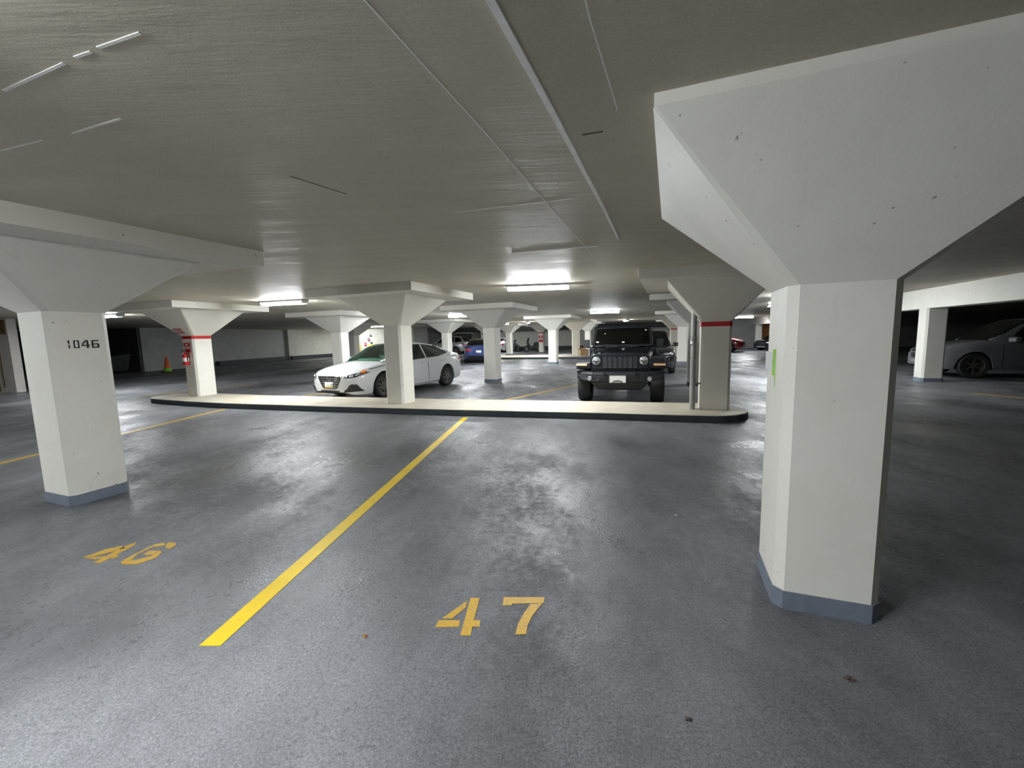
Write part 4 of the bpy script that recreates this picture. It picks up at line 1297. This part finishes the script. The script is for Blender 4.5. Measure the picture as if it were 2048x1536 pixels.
# stair door, yellow barriers and alarm boxes on the bright wall
wy = lambda x: 41.0 - (x + 17.6) * 0.4 / 8.4 - 0.13
t = empty('door_1', (-15.15, wy(-15.15), 0), -0.0476)
t['kind'] = 'structure'; t['label'] = 'grey stair door in the brightly lit wall'
bm = NB(); box(bm, -0.40, 0.40, -0.06, 0.0, 0.0, 2.12); mesh('door_leaf', bm, M['door'], t)
bm = NB()
for a in ((-0.48, -0.40, 0, 2.2), (0.40, 0.48, 0, 2.2), (-0.48, 0.48, 2.12, 2.2)):
    box(bm, a[0], a[1], -0.09, 0.0, a[2], a[3])
mesh('door_frame', bm, M['wall'], t)
bm = NB(); box(bm, -0.2, 0.2, -0.07, -0.055, 1.2, 1.9); mesh('door_window', bm, M['glassd'], t)
bm = NB(); cyl(bm, (0.30, -0.12, 1.0), (0.30, -0.06, 1.0), 0.03, 8); box(bm, 0.16, 0.33, -0.13, -0.11, 0.985, 1.015); mesh('door_handle', bm, M['chrome'], t)


def wallbox(name, x, z, w_, h_, d, mat, label, cat, extra=None):
    t = empty(name, (x, wy(x), z), -0.0476)
    tag(t, label, cat)
    bm = NB(); box(bm, -w_ / 2, w_ / 2, -d, 0, 0, h_); mesh('case', bm, M[mat], t, bevel=0.01)
    bm = NB(); box(bm, -w_ * 0.3, w_ * 0.3, -d - 0.01, -d + 0.002, h_ * 0.35, h_ * 0.65); mesh('face_plate', bm, M[extra or 'sign'], t)
    return t


wallbox('alarm_box', -15.75, 1.15, 0.26, 0.72, 0.16, 'red', 'tall red alarm box left of the stair door', 'alarm')
wallbox('alarm_box', -14.2, 1.0, 0.2, 0.3, 0.12, 'red', 'small red box left of the yellow barrier', 'alarm')
wallbox('alarm_box', -13.85, 1.45, 0.2, 0.26, 0.12, 'redcar', 'dark red box above the yellow barrier', 'alarm')
wallbox('junction_box', -13.65, 1.85, 0.16, 0.2, 0.1, 'trim', 'small grey junction box high on the bright wall', 'box', 'pipe')
wallbox('junction_box', -13.6, 1.15, 0.16, 0.2, 0.1, 'trim', 'small grey junction box beside the yellow barrier', 'box', 'pipe')


def barrier(x0, x1, label):
    t = empty('barrier', ((x0 + x1) / 2, wy(x0) - 1.0, 0), -0.05)
    tag(t, label, 'barrier')
    hw = (x1 - x0) / 2
    bm = NB(); box(bm, -hw, hw, -0.05, 0.05, 0.92, 1.12); mesh('rail', bm, M['yellowpipe'], t)
    for s in (-1, 1):
        bm = NB(); cyl(bm, (s * hw * 0.9, 0.1, 0), (s * hw * 0.9, 0.1, 1.15), 0.05, 10); mesh('post', bm, M['yellowpipe'], t, 40)


barrier(-15.3, -14.4, 'short yellow barrier in front of the stair door')
barrier(-13.6, -12.2, 'yellow barrier right of the stair door')

# ceiling hung white enclosure left of the sedan roof, wall items at the far end
t = empty('duct_enclosure', (-9.0, 38.9, 1.235), -TH)
tag(t, 'white boxed duct hanging above the white sedan roof', 'duct')
bm = NB(); box(bm, -0.8, 0.25, -0.5, 0.5, 0, ZC - 1.24); mesh('casing', bm, M['wall'], t)
bm = NB(); box(bm, -0.82, 0.27, -0.52, 0.52, -0.06, 0.0); mesh('base_lip', bm, M['duct'], t)
bm = NB(); box(bm, 0.26, 0.9, -0.3, 0.9, -0.1, ZC - 1.24); mesh('side_duct', bm, M['dimwall'], t)

t = empty('roller_gate', (-5.3, 47.6, 0), -0.30)
tag(t, 'dark roller gate with a white lintel beyond the silver SUV', 'gate')
for i in range(10):
    bm = NB(); box(bm, -0.9, 0.9, -0.04 - 0.015 * (i % 2), 0.0, 0.2 * i, 0.2 * i + 0.19); mesh('slat', bm, M['shadedark'], t)
bm = NB(); box(bm, -1.1, 1.1, -0.25, 0.0, 2.02, 2.2); mesh('lintel', bm, M['sign'], t)
t = empty('wall_sign', (-2.75, 45.6, 1.25), -0.30)
tag(t, 'white wall board with an orange header beside the blue car roof', 'sign')
bm = NB(); box(bm, -0.55, 0.55, -0.04, 0, 0, 1.0); mesh('board', bm, M['sign'], t)
bm = NB(); box(bm, -0.4, 0.55, -0.05, -0.035, 0.55, 1.0); mesh('header', bm, M['orange'], t)
bm = NB(); box(bm, -0.25, 0.5, -0.056, -0.045, 0.62, 0.75); mesh('stripe', bm, M['redcar'], t)
bm = NB(); cyl(bm, (-0.62, -0.03, -1.25), (-0.62, -0.03, 1.0), 0.05, 8); cyl(bm, (0.5, 0.05, -1.25), (0.5, 0.05, 0), 0.05, 8); mesh('post', bm, M['trim'], t)

t = empty('step_ladder', (13.3, 35.3, 0), 0.1)
tag(t, 'wooden step ladder standing far behind the off-road vehicle', 'ladder')
for s in (-1, 1):
    bm = NB(); cyl(bm, (s * 0.24, 0, 0), (s * 0.15, 0.25, 1.5), 0.03, 6); mesh('rail', bm, M['wood'], t)
    bm = NB(); cyl(bm, (s * 0.24, 0.6, 0), (s * 0.15, 0.28, 1.5), 0.025, 6); mesh('rail', bm, M['wood'], t)
for i in range(5):
    z = 0.25 + 0.28 * i
    bm = NB(); box(bm, -0.23 + 0.015 * i, 0.23 - 0.015 * i, 0.25 * z / 1.5 - 0.05, 0.25 * z / 1.5 + 0.06, z, z + 0.03); mesh('tread', bm, M['wood'], t)

t = empty('hanging_board', (17.2, 18.6, 1.25), -TH)
tag(t, 'orange board glimpsed in the dark between the near column and beam post', 'board')
bm = NB(); box(bm, -0.30, 0.06, -0.03, 0.0, 0.62, 0.74); mesh('top_rail', bm, M['orange'], t)
bm = NB(); prism(bm, [(-0.12, -0.03, 0), (0.05, -0.03, 0), (0.05, 0, 0), (-0.12, 0, 0)], [(-0.30, -0.03, 0.56), (0.06, -0.03, 0.56), (0.06, 0, 0.56), (-0.30, 0, 0.56)]); mesh('panel', bm, M['orange'], t)
bm = NB(); cyl(bm, (0.0, 0.05, -1.25), (0.0, 0.05, 0.75), 0.03, 8); mesh('post', bm, M['plastic'], t)
t = empty('wood_panel', (22.25, 36.3, 0.6), -0.35)
tag(t, 'tan panel on the far right wall beside the small far post', 'panel')
bm = NB(); box(bm, -0.36, 0.6, -0.05, 0.0, 0.3, 1.55); mesh('sheet', bm, M['orange'], t)
bm = NB(); box(bm, -0.38, 0.62, -0.03, 0.02, -0.6, 0.3); mesh('frame', bm, M['wood'], t)


def leaf(x, y, s, rz, mat, label):
    bm = NB()
    pts = [(0, -0.5), (0.28, -0.15), (0.22, 0.05), (0.40, 0.25), (0.1, 0.3), (0, 0.55), (-0.12, 0.28), (-0.38, 0.2), (-0.2, 0.0), (-0.25, -0.2)]
    c = bm.verts.new((0, 0, 0.010))
    vs = [bm.verts.new((a * s, b * s, 0.002 + 0.012 * random.random())) for a, b in pts]
    for i in range(len(vs)):
        bm.faces.new((c, vs[i], vs[(i + 1) % len(vs)]))
    o = mesh('dry_leaf', bm, M[mat], None, None, (x, y, 0))
    o.rotation_euler = (0, 0, rz)
    md = o.modifiers.new('solid', 'SOLIDIFY'); md.thickness = 0.001
    tag(o, label, 'leaf')


leaf(-0.805, 2.013, 0.034, 0.4, 'leaf', 'small orange leaf on the floor left of the number 47')
leaf(0.677, 1.50, 0.034, 1.9, 'leafdk', 'curled brown leaf on the floor at lower right')
leaf(1.467, 1.672, 0.05, 0.9, 'leafdk', 'dark leaf scrap in front of the near right column')
leaf(1.367, 3.368, 0.025, 0.2, 'bead', 'white paper scrap on the floor left of the near right column')
